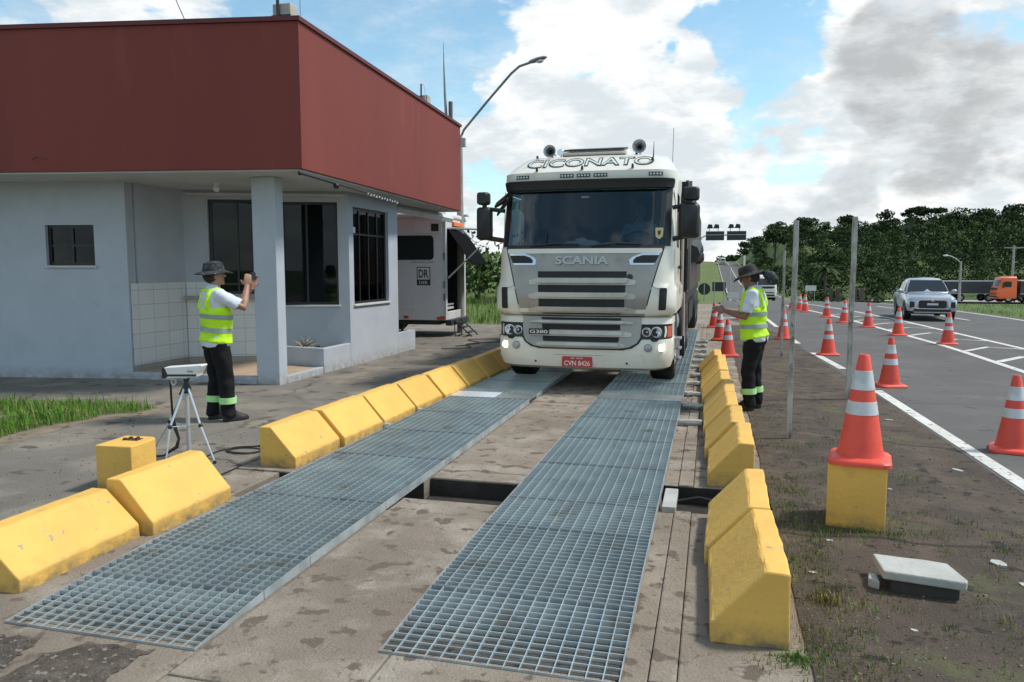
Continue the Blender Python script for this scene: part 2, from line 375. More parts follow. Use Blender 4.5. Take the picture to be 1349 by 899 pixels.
M('steel_dark', (.20, .23, .24), .45, metal=.5, var=((.30, .33, .33), 5, .4, .7), coord='World')
weathered('wall_paint', (.44, .475, .525), (.395, .43, .475), (.29, .27, .24), (.38, .40, .43), .20, 'World', .8, .80, .66, .15)
M('red_paint', (.215, .050, .040), .72, spec=.25, var=((.175, .042, .034), 0.6, .35, .7), var2=((.25, .066, .055), 2.2, .58, .8), bump=(40, .15, .004), coord='World', stretch=(1, 1, .16))
M('red_cap', (.11, .018, .02), .6)
M('soffit', (.55, .56, .55), .85, var=((.47, .47, .45), 1.3, .4, .7), coord='World')
M('white_paint', (.72, .72, .70), .55, var=((.62, .62, .59), 1.5, .4, .7), coord='World')
M('white_metal', (.62, .63, .62), .45, var=((.48, .48, .46), 2, .5, .8), coord='World')
M('black_metal', (.015, .016, .018), .4)
M('black_rubber', (.016, .016, .017), .8, bump=(60, .2, .004))
M('black_plastic', (.018, .019, .021), .5)
M('interior', (.03, .032, .035), .9)
M('wood_grey', (.46, .45, .42), .85, var=((.25, .23, .20), 4.5, .42, .60), var2=((.045, .04, .038), 6, .57, .66), bump=(25, .5, .01), stretch=(3, 3, .8))
M('concrete', (.36, .34, .30), .9, var=((.26, .24, .21), 2.5, .4, .65), var2=((.45, .43, .39), 6, .6, .8), bump=(25, .5, .012), coord='World')
M('stone_pale', (.42, .43, .40), .85, var=((.32, .33, .30), 4, .42, .7), var2=((.14, .14, .13), 9, .66, .82), bump=(22, .5, .012))
M('stone_dark', (.05, .047, .042), .95, bump=(30, .5, .01))
M('cone_orange', (.80, .085, .05), .5, var=((.66, .065, .04), 4, .4, .7), var2=((.28, .07, .05), 7, .60, .78), bump=(25, .2, .004))
M('cone_white', (.62, .65, .67), .38, var=((.42, .44, .45), 6, .45, .7))
vary('cone_orange', .14); vary('galv', .06); vary('yellow', .06)
M('hivis', (.55, .90, .015), .7, var=((.47, .80, .012), 6, .4, .7), bump=(14, .35, .02))
M('band_silver', (.30, .35, .34), .45, metal=.2)
M('band_green', (.42, .75, .30), .5)
M('skin', (.36, .19, .13), .55, var=((.30, .145, .10), 18, .4, .7))
M('skin_dark', (.24, .12, .08), .55, var=((.19, .09, .06), 18, .4, .7))
M('hair', (.02, .016, .013), .8)
M('shirt', (.62, .66, .72), .8, var=((.53, .57, .63), 5, .4, .7), bump=(14, .4, .02))
M('trousers', (.0085, .0085, .010), .85, bump=(12, .5, .02), spec=.25)
M('boot', (.014, .013, .014), .55)
M('camo', (.035, .045, .05), .85, var=((.012, .016, .018), 22, .45, .52), var2=((.16, .18, .19), 26, .60, .64))
M('hat_dark', (.022, .022, .02), .85, var=((.05, .048, .04), 20, .5, .6))
M('eye', (.02, .015, .012), .2)
M('leaf_olive', (.085, .115, .042), .8, var=((.055, .08, .028), .12, .4, .6), coord='World', spec=.1)
M('grass_leaf', (.10, .215, .028), .7, var=((.15, .28, .045), 1.5, .4, .65), coord='World', spec=.2)
M('grass_dry', (.26, .22, .10), .8, var=((.12, .15, .04), 2.5, .4, .6), coord='World', spec=.2)
M('leaf_dark', (.032, .052, .022), .8, var=((.020, .034, .014), .12, .4, .6), coord='World', spec=.08)
M('leaf_mid', (.055, .088, .032), .8, var=((.034, .058, .020), .12, .4, .6), coord='World', spec=.1)
M('leaf_light', (.065, .115, .028), .8, var=((.045, .085, .022), .3, .4, .6), coord='World', spec=.15)
M('bark', (.09, .075, .06), .9, bump=(12, .5, .03))
M('sign_dark', (.03, .034, .036), .6)
M('lens', (.75, .78, .80), .12, metal=.5)
M('chrome', (.75, .76, .77), .18, metal=.95)
M('lamp_on', (1, .93, .75), .3, emit=(1, .86, .6), emit_s=6)
M('indicator', (.55, .10, .05), .3)
M('rim_grey', (.40, .41, .42), .4, metal=.6)
glass('glass_dark', (.62, .74, .78)); glass('glass_window', (.46, .50, .51), refl=(.42, .45, .48)); glass('glass_side', (.12, .15, .16))
M('glass_car', (.012, .016, .018), .08, spec=.8)
ground_mat('mat_terrain', (.085, .135, .035), (.115, .155, .045), (.145, .15, .06), .05, .6, 9, bump=.6)
ground_mat('mat_lane', (.30, .25, .195), (.215, .176, .138), (.37, .325, .268), .7, 2.4, 65, crack=(.35, (.10, .085, .07), .006), bump=.8, speck=((.15, .12, .092), 7.5, .575), moss=((.42, .385, .335), 1.6, .60), speck2=((.17, .14, .11), 17, .62))
ground_mat('mat_apron', (.225, .203, .17), (.155, .143, .125), (.29, .255, .205), .45, 1.7, 60, crack=(.4, (.06, .052, .044), .010), bump=.8, speck=((.105, .095, .085), 3.2, .62), moss=((.30, .26, .205), .7, .62), speck2=((.12, .105, .09), 15, .66))
ground_mat('mat_shoulder', (.112, .085, .065), (.074, .060, .049), (.145, .110, .083), .8, 3.2, 75, crack=(.45, (.03, .024, .02), .012), bump=1.0, speck=((.045, .038, .032), 5.5, .60), moss=((.125, .122, .062), 1.7, .555), speck2=((.24, .21, .165), 30, .68))
ground_mat('mat_road', (.118, .112, .107), (.098, .094, .09), (.132, .126, .12), .25, 1.2, 90, bump=.35, speck=((.08, .077, .075), 3, .64), crack=(.22, (.045, .043, .042), .004), moss=((.15, .145, .138), .6, .60))
ground_mat('mat_lot', (.38, .37, .36), (.33, .32, .31), (.42, .41, .39), .1, .5, 5, bump=.1)
ground_mat('mat_mark', (.66, .65, .61), (.58, .57, .53), (.50, .485, .45), 1.5, 5, 60, bump=.2, speck=((.25, .24, .22), 9, .62))
ground_mat('mat_sand', (.27, .215, .16), (.20, .16, .12), (.33, .27, .20), 1.2, 4, 60, bump=.9, speck=((.12, .095, .07), 7, .60), speck2=((.40, .35, .28), 25, .68))
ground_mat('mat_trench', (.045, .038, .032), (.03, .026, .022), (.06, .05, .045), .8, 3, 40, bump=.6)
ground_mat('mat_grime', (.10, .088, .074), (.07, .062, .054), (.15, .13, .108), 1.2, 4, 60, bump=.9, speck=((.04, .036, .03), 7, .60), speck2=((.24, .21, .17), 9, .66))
ground_mat('mat_patch', (.135, .108, .086), (.085, .07, .056), (.19, .16, .13), 3, 9, 80, bump=1.0, speck=((.30, .27, .23), 30, .60), speck2=((.05, .042, .035), 20, .60), grit=.9)
ground_mat('mat_porch', (.42, .31, .21), (.36, .26, .18), (.46, .36, .26), 1.2, 4, 50, bump=.1)
# ------------------------------------------------------------------ terrain
def road_left(Y):       # left edge line of the highway
    pts = [(-30, 3.0), (4, 2.45), (6.6, 2.385), (11.3, 2.24), (15, 2.05), (20, 1.88), (30, 1.75), (60, 1.95), (110, 2.6), (200, 3.4), (300, 3.0), (420, 2.2), (470, 1.6), (700, -6)]
    for a, b in zip(pts, pts[1:]):
        if Y <= b[0]: return a[1] + (b[1] - a[1]) * (Y - a[0]) / (b[0] - a[0])
    return pts[-1][1]
def road_z(Y):
    z = 0.0
    if Y > 28: z -= 3.1 * smoothstep(24, 135, Y)
    z += 8.6 * smoothstep(190, 440, Y); z -= 14 * smoothstep(450, 650, Y)
    return z
def hz(x, Y):
    z = road_z(Y)
    d = x - road_left(Y) - 8.5
    if d > 0:
        far = z - road_z(min(Y, 200))
        z -= far * smoothstep(0, 60, d) * 0.6
        steep = smoothstep(1.2, 46 - 32 * smoothstep(150, 240, Y), d)
        z += smoothstep(112, 285, Y) * steep * (10.8 + 3.6 * smoothstep(35, 105, x) + 1.3 * math.sin(x * .075 + 1.0) + .9 * math.sin(x * .19 + Y * .03)) * (1 - 0.75 * smoothstep(430, 900, Y))
    e = -x - 4.0
    if e > 0:
        z += smoothstep(20, 34, Y) * smoothstep(0, 14, e) * 1.5
        z += smoothstep(45, 130, Y) * smoothstep(-3, 16, e) * 4.2 * (1 - .5 * smoothstep(250, 600, Y))
    else:
        z += smoothstep(60, 140, Y) * smoothstep(3.4, 30, -x + road_left(Y)) * 2
    return z
def axis_vals(segs):
    out = []
    for a, b, n in segs: out += [a + (b - a) * i / n for i in range(n)]
    return out + [segs[-1][1]]
xs = axis_vals([(-2500, -300, 8), (-300, -60, 12), (-60, -16, 14), (-16, 14, 30), (14, 80, 30), (80, 320, 24), (320, 2500, 8)])
ys = axis_vals([(-600, -20, 6), (-20, 28, 16), (28, 140, 42), (140, 480, 50), (480, 900, 14), (900, 4000, 10)])
mb = MB(); nx = len(xs)
for y in ys:
    for x in xs:
        low = 0.32 * (1 - smoothstep(26, 34, y)) if -15 < x < 14.5 else 0.05
        rl = road_left(y)
        if y >= 26 and rl - 1.5 < x < rl + 10: low = 0.25
        mb.v.append((x, y, hz(x, y) - low))
for j in range(len(ys) - 1):
    for i in range(nx - 1):
        mb.f.append([j * nx + i, j * nx + i + 1, (j + 1) * nx + i + 1, (j + 1) * nx + i]); mb.m.append(0); mb.sm.append(True)
tag(mb.build('terrain', 'mat_terrain', sharp=180), kind='structure')

def sheet(name, mat, left, right, y0, y1, n, dz, m=6, zf=None):
    """ground sheet between x=left(Y) and x=right(Y)"""
    mb = MB()
    for j in range(n + 1):
        Y = y0 + (y1 - y0) * j / n
        a, b = left(Y), right(Y)
        for i in range(m + 1):
            x = a + (b - a) * i / m; mb.v.append((x, Y, (zf or hz)(x, Y) + dz))
    for j in range(n):
        for i in range(m):
            q = j * (m + 1) + i; mb.f.append([q, q + 1, q + m + 2, q + m + 1]); mb.m.append(0); mb.sm.append(True)
    return tag(mb.build(name, mat, sharp=180), kind='structure')
RZ = lambda x, Y: road_z(Y)
sheet('road', 'mat_road', lambda Y: road_left(Y) - (0.10 + 1.25 * smoothstep(20, 27, Y) * (1 - smoothstep(60, 120, Y))), lambda Y: 10.25 + (road_left(Y) - 1.75) * smoothstep(40, 100, Y), -25, 640, 300, 0.004, 4, RZ)
sheet('merge_road', 'mat_lane', lambda Y: -3.4 + 2.6 * smoothstep(27, 40, Y), lambda Y: road_left(Y) - 0.2, 23.5, 42, 20, 0.0, 4, RZ)
sheet('shoulder', 'mat_shoulder', lambda Y: 0.446 + .012 * math.sin(Y * 5.1) * math.sin(Y * 1.7), lambda Y: road_left(Y) - 0.08, -25, 23.5, 400, 0.0025, 4, RZ)
sheet('apron', 'mat_apron', lambda Y: -15.5, lambda Y: -3.862, -25, 22, 40, 0.0, 6, RZ)
sheet('lot', 'mat_lot', lambda Y: 20.0 + max(0, (84 - Y)) * .9, lambda Y: 120.0, 78, 122, 14, 0.12, 12)
sheet('exit_road', 'mat_lot', lambda Y: 10.5 + (Y - 62) * .2, lambda Y: 13.5 + (Y - 62) * 1.0, 60, 80, 8, 0.10, 3)

# painted markings -------------------------------------------------
mk = MB()
def strip(pts, w, dz=0.008):
    vs = []; n = len(pts)
    for i, p in enumerate(pts):
        a, b = pts[max(i - 1, 0)], pts[min(i + 1, n - 1)]
        t = Vector((b[0] - a[0], b[1] - a[1])).normalized(); q = Vector((-t.y, t.x)) * w / 2
        for s in (1, -1): vs.append((p[0] + q.x * s, p[1] + q.y * s, road_z(p[1]) + dz))
    mk.add(vs, [(2 * i, 2 * i + 1, 2 * i + 3, 2 * i + 2) for i in range(n - 1)])
def dense(f, a, b, st): 
    n = max(1, int((b - a) / st)); return [(f(a + (b - a) * i / n), a + (b - a) * i / n) for i in range(n + 1)]
strip(dense(road_left, -10, 11.3, 1.0), .13)
strip([(2.16, 13.6), (1.99, 16.1)], .13); strip([(1.90, 18.0), (1.84, 20.6)], .13)
strip(dense(road_left, 23, 60, 2), .12); strip(dense(lambda Y: road_left(Y), 62, 450, 6), .16)
isl_l = lambda Y: 4.95 - (0 if Y < 18 else (Y - 18) * .062) + max(0, Y - 36) * .03
isl_r = lambda Y: 6.45 - max(0, Y - 16) * .047
strip(dense(isl_l, -10, 41, 1.5), .14); strip(dense(isl_r, -10, 46, 1.5), .14)
for k in range(14):
    y0 = 6.1 + k * 1.85
    w = isl_r(y0) - isl_l(y0); 
    if w < .5: continue
    strip([(isl_l(y0) + .07, y0), (isl_l(y0) + .55 * w, y0 + 1.02), (isl_r(y0 + .7) - .07, y0 + .70)], .15 if k < 6 else .11, .0085)
strip(dense(lambda Y: 9.85 + (Y - 25) * .003 + (road_left(Y) - 1.75) * smoothstep(40, 100, Y), 5, 440, 4), .13)
for k in range(40):
    a = -4 + k * 10.5
    strip(dense(lambda Y: 8.1 + (road_left(Y) - 1.75) * smoothstep(40, 100, Y) - 1.6 * smoothstep(30, 120, Y), a, a + 3.4, 1.7), .12)
strip(dense(lambda Y: road_left(Y) + 4.6, 150, 450, 6), .16)
tag(mk.build('road_marking', 'mat_mark'), kind='structure')

# ------------------------------------------------------------------ weighing lane slabs with trench
ln = MB(); rnd = random.Random(3)
def slab(x0, x1, y0, y1, z=0.0, m=0):
    ln.box(x0, x1, y0, y1, -.30, z + rnd.uniform(-.003, .003), m)
G = .009
ycuts = {'L': [-25, -1.2, 2.2, 4.80, None, 5.50, 8.6, 12.2, 16, 20, 23.5], 'M': [-25, -2.0, 2.55, 5.08, None, 5.64, 7.2, 9.3, 12.5, 16, 20, 23.5], 'R': [-25, -3.0, 1.6, 5.28, None, 5.92, 9.2, 13.2, 17, 20.5, 23.5],
         'S': [-25, -4, -1.6, 1.0, 3.0, 5.28, None, 5.92, 7.1, 8.3, 9.5, 10.7, 11.9, 13.1, 14.3, 15.5, 16.7, 17.9, 19.1, 20.3, 21.5, 23.5]}
def column(key, x0, x1, dz=0.0):
    c = ycuts[key]
    for a, b in zip(c, c[1:]):
        if a is None or b is None: continue
        G_ = .003 if x0 > -.34 else G
        slab(x0 + G_ / 2, x1 - G_ / 2, a + G / 2, b - G / 2, dz)
column('L', -3.86, -3.27); slab(-3.855, -3.44, 4.812, 5.488, -.006); column('L', -3.27, -2.16); column('M', -2.16, -1.32); column('M', -1.32, -.335)
column('R', -.335, -.215, -.004); column('S', -.215, -.10, .002); column('R', -.10, .46, -.006)
tag(ln.build('lane', 'mat_lane', bevel=.008), kind='structure')
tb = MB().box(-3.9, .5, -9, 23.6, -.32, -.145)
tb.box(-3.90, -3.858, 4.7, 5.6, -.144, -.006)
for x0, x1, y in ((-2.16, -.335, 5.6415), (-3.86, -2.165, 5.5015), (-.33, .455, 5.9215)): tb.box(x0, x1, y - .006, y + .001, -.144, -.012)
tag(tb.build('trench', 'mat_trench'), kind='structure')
gm = MB()  # dark sheet added under the gratings, standing in for shade in their cells
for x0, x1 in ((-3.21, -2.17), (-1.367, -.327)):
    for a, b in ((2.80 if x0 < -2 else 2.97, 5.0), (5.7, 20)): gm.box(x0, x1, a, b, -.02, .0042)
tag(gm.build('track_underlay', 'mat_grime'), kind='structure')
# cover plate, cable and pipe stubs beside the trench
o = MB().box(-.30, -.205, 5.24, 5.70, -.02, .035).build('junction_box', 'stone_pale', bevel=.006); tag(o, 'pale metal junction box sitting beside the right grating track at the trench', 'junction box')
o = MB().tube([(-.20, 5.5, .0), (-.05, 5.52, .03), (.05, 5.45, .035), (.10, 5.36, -.02), (.09, 5.3, -.10)], .013, 8).build('hose', 'black_rubber'); tag(o, 'black cable loop dropping from the pale junction box into the trench', 'cable')

pm = MB(); r_ = random.Random(8)
for P in ([(-3.42, 2.50), (-3.18, 2.62), (-2.92, 2.66), (-2.86, 2.42), (-2.95, 2.20), (-3.6, 2.1)], [(-2.78, 2.55), (-2.62, 2.70), (-2.36, 2.70), (-2.36, 2.45), (-2.45, 2.15), (-2.80, 2.1)]):
    Q = []
    for (x0, y0), (x1, y1) in zip(P, P[1:] + P[:1]):
        for k in range(7): Q.append((x0 + (x1 - x0) * k / 7 + r_.uniform(-.018, .018), y0 + (y1 - y0) * k / 7 + r_.uniform(-.018, .018)))
    pm.quadbox(Q, -.02, .0045)
tag(pm.build('pavement_patch', 'mat_patch'), kind='structure')
# ------------------------------------------------------------------ grating panels
def grate_panel(x0, x1, y0, y1, z0, z1, name, label, group):
    """one panel of welded bar grating; z0..z1 is the height of its top at the two ends (a ramp panel starts low)"""
    L_ = y1 - y0; t = thing(name, label, 'grating', ((x0 + x1) / 2, y0, 0), 0, group)
    W = (x1 - x0) / 2; zt = lambda y: z0 + (z1 - z0) * y / L_
    n = 15; bar = MB()
    for i in range(1, n):
        x = -W + 2 * W * i / n - W / n * 0 ; h = .0021
        bar.add([(x - h, 0, .004), (x + h, 0, .004), (x - h, L_, .006), (x + h, L_, .006), (x - h, 0, zt(0)), (x + h, 0, zt(0)), (x - h, L_, zt(L_)), (x + h, L_, zt(L_))],
                [(0, 1, 5, 4), (3, 2, 6, 7), (4, 5, 7, 6), (0, 4, 6, 2), (1, 3, 7, 5)])
    ny = max(2, round(L_ / .0548))
    for j in range(1, ny):
        y = L_ * j / ny; h = .0022; z = zt(y) - .001
        zb = max(.003, z - .030)
        bar.box(-W + .0042, W - .0042, y - h, y + h, zb, z)
    bar.build('bars', 'galv', t)
    fr = MB()
    for x in (-W, W - .004):
        fr.add([(x, 0, .002), (x + .004, 0, .002), (x, L_, .002), (x + .004, L_, .002), (x, 0, zt(0) + .001), (x + .004, 0, zt(0) + .001), (x, L_, zt(L_) + .001), (x + .004, L_, zt(L_) + .001)],
               [(0, 1, 5, 4), (3, 2, 6, 7), (4, 5, 7, 6), (0, 4, 6, 2), (1, 3, 7, 5), (0, 2, 3, 1)])
    fr.box(-W + .004, W - .004, .0005, .004, .002, zt(0) + .001); fr.box(-W + .004, W - .004, L_ - .004, L_ - .0005, .002, zt(L_) + .001)
    fr.build('edge_frame', 'galv_side', t)
    return t
ORD = ['first', 'second', 'third', 'fourth', 'fifth', 'sixth', 'seventh', 'eighth', 'ninth', 'tenth', 'eleventh', 'twelfth', 'thirteenth', 'fourteenth', 'fifteenth', 'sixteenth']
HT = .058
for side, x0, x1, cuts in (('left', -3.215, -2.165, [2.738, 3.28, 3.74, 4.78, 6.02, 7.05, 8.08, 9.10]), ('right', -1.372, -.322, [2.93, 3.58, 4.55, 5.15, 6.15, 7.15, 8.2, 9.42])):
    for k, (a, b) in enumerate(zip(cuts, cuts[1:])):
        za, zb = (.012, .046) if k == 0 else ((.046, HT) if k == 1 else (HT, HT))
        lab = ('galvanised ramp grating at the near end of the %s wheel track' % side) if k == 0 else '%s grating panel from the near end of the %s wheel track' % (ORD[k], side)
        grate_panel(x0, x1, a + .003, b - .003, za, zb, 'steel_grating', lab, 'galvanised grating panels of the wheel tracks')
    far = [9.50, 10.6, 11.7, 12.8, 13.9, 15.0, 16.1, 17.2, 18.3, 19.4, 20.5] if side == 'left' else [9.86, 10.9, 12.0, 13.1, 14.2, 15.3, 16.4, 17.5, 18.6, 19.7, 20.8]
    far = far[:4] if side == 'left' else far
    for k, (a, b) in enumerate(zip(far, far[1:])):
        grate_panel(x0, x1, a + .003, b - .003, HT, HT, 'steel_grating', '%s grating panel beyond the cross plate in the %s wheel track' % (ORD[k], side), 'galvanised grating panels of the wheel tracks')
o = MB().box(-3.215, -2.62, 9.105, 9.495, .03, .062).build('cover_plate', 'steel_bright', bevel=.004); tag(o, 'bright smooth steel plate across the left grating track in front of the truck', 'steel plate')
o = MB().box(-2.612, -2.165, 9.105, 9.495, .03, .060).build('cover_plate', 'steel_dark', bevel=.004); tag(o, 'dull dark steel plate beside the bright plate in the left grating track', 'steel plate')
o = MB().box(-1.372, -.322, 9.425, 9.855, .03, .060).build('cover_plate', 'steel_dark', bevel=.004); tag(o, 'dull dark steel plate across the right grating track in front of the truck', 'steel plate')

# ------------------------------------------------------------------ yellow kerb blocks
def block_mesh(L_, seed):
    r = random.Random(seed); mb = MB(); prof = [(0, 0), (0, .09), (.015, .105), (.225, .338), (.24, .345), (.34, .345), (.343, 0)]; ns = 9
    rings = []
    for i in range(ns + 1):
        y = L_ * i / ns
        rings.append([(p[0] + (r.uniform(-.004, .004) if p[1] > 0 else 0), y + (r.uniform(-.004, .004) if 0 < i < ns else 0), p[1] + (r.uniform(-.003, .003) if p[1] > 0 else -.012)) for p in prof])
    mb.rings(rings, 0, False)
    mb.v = mb.v; return mb
def put_block(side, x, y, L_, seed, label, tw=0.0, s=1.0, sz=None):
    mb = block_mesh(L_, seed)
    if side == 'left':
        mb.v = [(-p[0], p[1], p[2]) for p in mb.v]; mb.f = [f[::-1] for f in mb.f]
    o = mb.build('kerb_block', 'yellow', bevel=.010); o.location = (x, y, 0); o.rotation_euler = (0, 0, R_(tw)); o.scale = (s, 1, sz or s)
    return tag(o, label, 'kerb block', 'yellow kerb blocks along the weighing lane')
put_block('right', .030, 3.42, .92, 1, 'yellow kerb block nearest the camera in the right row', .8, 1.0)
put_block('right', -.005, 4.345, .86, 2, 'yellow kerb block standing just before the trench in the right row', -1.2, 1.03)
put_block('left', -3.43, 3.02, .88, 3, 'yellow kerb block nearest the camera in the left row', 1.0, 1.0, .85)
put_block('left', -3.372, 3.925, .80, 4, 'yellow kerb block between the square yellow block and the left trench', -.5, 1.0)
yy = 5.97
for k in range(8):
    L_ = [.86, .88, .87, .9, .86, .92, .88, .9][k]
    put_block('right', .005 - .022 * k + random.uniform(-.012, .012), yy, L_ - .016, 20 + k, 'yellow kerb block %s' % ['directly beyond the trench in the right row', 'second beyond the trench in the right row', 'third beyond the trench in the right row', 'fourth beyond the trench in the right row', 'fifth beyond the right trench, beside the man in the dark hat', 'sixth beyond the trench in the right row', 'seventh beyond the trench in the right row, next to last', 'at the far end of the right row by the traffic cones'][k], random.uniform(-.8, .8), 1 + random.uniform(-.02, .03)); yy += L_
yy = 5.60
for k in range(8):
    L_ = [.80, .86, .86, .85, .86, .88, .86, .88][k]
    put_block('left', -3.345 + .03 * k + random.uniform(-.012, .012), yy, L_ - .02, 40 + k, 'yellow kerb block %s' % ['directly beyond the trench in the left row', 'second beyond the trench in the left row', 'third beyond the trench in the left row', 'fourth beyond the trench in the left row', 'fifth beyond the trench in the left row', 'sixth beyond the trench in the left row', 'seventh beyond the trench in the left row, next to the truck bumper', 'at the far end of the left row, beside the truck'][k], random.uniform(-.8, .8), 1 + random.uniform(-.02, .03)); yy += L_
# square yellow blocks
mb = MB(); mb.box(-.175, .175, -.175, .175, -.01, .415); o = mb.build('bollard_block', 'yellow', bevel=.008); o.location = (.962, 5.35, 0); o.rotation_euler = (0, 0, R_(-10)); tag(o, 'square yellow concrete block under the big traffic cone', 'concrete block')
t = thing('bollard_block', 'square yellow concrete block with rusty bolts and a chipped corner beside the tripod', 'concrete block', (-4.33, 4.86, 0), R_(4)); t.scale = (.92, .92, 1)
mb = MB(); pl = [(-.165, -.23), (.165, -.23), (.165, .02), (.15, .10), (.10, .145), (-.165, .145)]; mb.quadbox(pl, -.01, .355); mb.build('body', 'yellow', t, bevel=.008)
mb = MB()
for p in ((-.03, .03), (.03, .04), (.05, .0), (-.05, -.02)): mb.lathe([(.0, .372), (.016, .372), (.016, .352)], (p[0], p[1], 0), seg=6)
mb.box(-.07, .07, -.03, .05, .354, .360); mb.build('rusty_bolt', M('rust', (.06, .03, .02), .8), t)
# concrete stubs bracing the tracks
for k, (x0, x1, y, z) in enumerate([(-.31, -.06, 8.25, .035), (-.31, -.04, 9.25, .04), (-.31, -.08, 10.2, .03), (-.31, -.05, 11.1, .04), (-.30, -.08, 12.0, .035), (-.31, -.06, 12.9, .04), (-.31, -.08, 13.8, .04), (-.30, -.06, 14.7, .04), (-.31, -.06, 15.6, .04), (-.31, -.08, 16.6, .04), (-.31, -.06, 17.6, .04), (-3.43, -3.22, 7.27, .035), (-3.43, -3.22, 8.15, .035), (-3.43, -3.22, 10.6, .04)]):
    r = random.Random(k); mb = MB()
    n = 6; mb.tube([(x0 + (x1 - x0) * i / n, y + r.uniform(-.012, .012), z + r.uniform(-.004, .006)) for i in range(n + 1)], [.03 + r.uniform(-.006, .010) for i in range(n + 1)], 8)
    o = mb.build('concrete_stub', 'stone_pale'); L_ = 'left' if x0 < -3 else 'right'
    kk = k if k < 11 else k - 11
    tag(o, '%s rough pale concrete stub from the camera wedged beside the %s grating track' % (ORD[kk], L_), 'concrete stub', 'pale concrete stubs beside the tracks')

# loose stone slab on the shoulder
t = thing('stone_slab', 'pale broken concrete slab lying on dark rubble on the roadside', 'stone slab', (1.09, 4.30, 0), R_(0)); t.scale = (.84, .86, .86)
mb = MB(); pl = [(-.235, -.16), (.05, -.185), (.215, -.20), (.235, -.15), (.20, .13), (.06, .155), (-.05, .15), (-.235, .16)]
mb.quadbox(pl, .075, .130); ob = mb.build('slab_top', 'stone_pale', t, bevel=.01); ob.rotation_euler = (R_(-2), R_(2), 0)
mb = MB(); mb.quadbox([(-.18, -.14), (.20, -.16), (.17, .12), (-.17, .12)], -.01, .082); mb.build('rubble_base', 'stone_dark', t, bevel=.015)
mb = MB(); mb.quadbox([(-.30, -.08), (-.24, -.12), (-.235, .0), (-.28, .02)], .0, .06); mb.build('loose_chip', 'stone_pale', t, bevel=.01)
for k, (x, y, s) in enumerate([(2.02, 6.95, .055), (1.93, 9.1, .05), (1.65, 4.45, .035), (.74, 4.9, .025), (.58, 4.35, .03), (1.62, 4.75, .06), (.95, 3.75, .022), (1.35, 6.2, .025)]):
    r = random.Random(k + 70); mb = MB(); n = r.randint(5, 7); e = r.uniform(.45, .7)
    mb.quadbox([(s * r.uniform(.75, 1.1) * math.cos(2 * math.pi * i / n), e * s * r.uniform(.7, 1.1) * math.sin(2 * math.pi * i / n)) for i in range(n)], -.004, .006 + r.random() * .008)
    o = mb.build('stone_chip', 'stone_pale'); o.location = (x, y, 0.002); o.rotation_euler = (r.uniform(-.08, .08), r.uniform(-.08, .08), r.random() * 3)
    tag(o, 'small pale flat chip of broken concrete lying on the dark roadside', 'stone chip', 'small pale concrete chips scattered on the roadside')
# ------------------------------------------------------------------ checkpoint building
bld = thing('checkpoint_building', 'single storey grey blue office with deep red fascia and a recessed corner porch', 'building', (-8, 11, 0))
def seg_frame(P, Q):
    P, Q = Vector((P[0], P[1], 0)), Vector((Q[0], Q[1], 0)); t = (Q - P).normalized(); n = Vector((-t.y, t.x, 0)); return P, t, n, (Q - P).length
def wbox(mb, P, t, n, a, b, d0, d1, z0, z1, m=0):
    pl = [P + t * a + n * d0, P + t * b + n * d0, P + t * b + n * d1, P + t * a + n * d1]
    mb.quadbox([(p.x, p.y) for p in pl], z0, z1, m)
def wall_with_holes(mb, P, Q, z0, z1, holes, th=.20, m=0):
    P, t, n, L_ = seg_frame(P, Q); a = 0.0
    for (h0, h1, zb, zt) in holes:
        if h0 > a: wbox(mb, P, t, n, a, h0, 0, th, z0, z1, m)
        if zb > z0: wbox(mb, P, t, n, h0, h1, 0, th, z0, zb, m)
        if zt < z1: wbox(mb, P, t, n, h0, h1, 0, th, zt, z1, m)
        a = h1
    if a < L_: wbox(mb, P, t, n, a, L_, 0, th, z0, z1, m)
W0, W1 = (-15.0, 8.576), (-8.53, 9.66)
IC, KK = (-8.53, 10.95), (-6.0, 11.9)
RE = (-6.0, 13.98)
fl = math.hypot(W1[0] - W0[0], W1[1] - W0[1])
fw = (fl - 1.295, fl - .515, 1.726, 2.335)       # small window of the front wall
bw1 = (.40, 1.13, 1.25, 2.83); bw2 = (1.58, 2.525, 1.06, 2.80)
rw = (.17, 1.64, 1.06, 2.74)
mb = MB()
wall_with_holes(mb, W0, W1, -.02, 3.02, [fw]); wall_with_holes(mb, (-8.53, 9.875), (-8.53, 10.95), -.02, 3.10, [])
wall_with_holes(mb, (-8.75, 10.868), (KK[0] + .0, KK[1]), -.02, 3.10, [(bw1[0] + .23, bw1[1] + .23, bw1[2], bw1[3]), (bw2[0] + .23, bw2[1] + .23, bw2[2], bw2[3])], .18)
wall_with_holes(mb, (-6.0, 11.905), RE, -.02, 3.05, [rw])
mb.box(-15, -6.21, 13.8, 13.978, -.02, 3.05); mb.box(-15.2, -15.003, 8.55, 13.97, -.02, 3.05)
mb.build('wall', 'wall_paint', bld, world=True)
mb = MB(); mb.box(-14.9, -6.25, 9.95, 13.7, -.02, .05); mb.build('inner_floor', 'interior', bld, world=True)
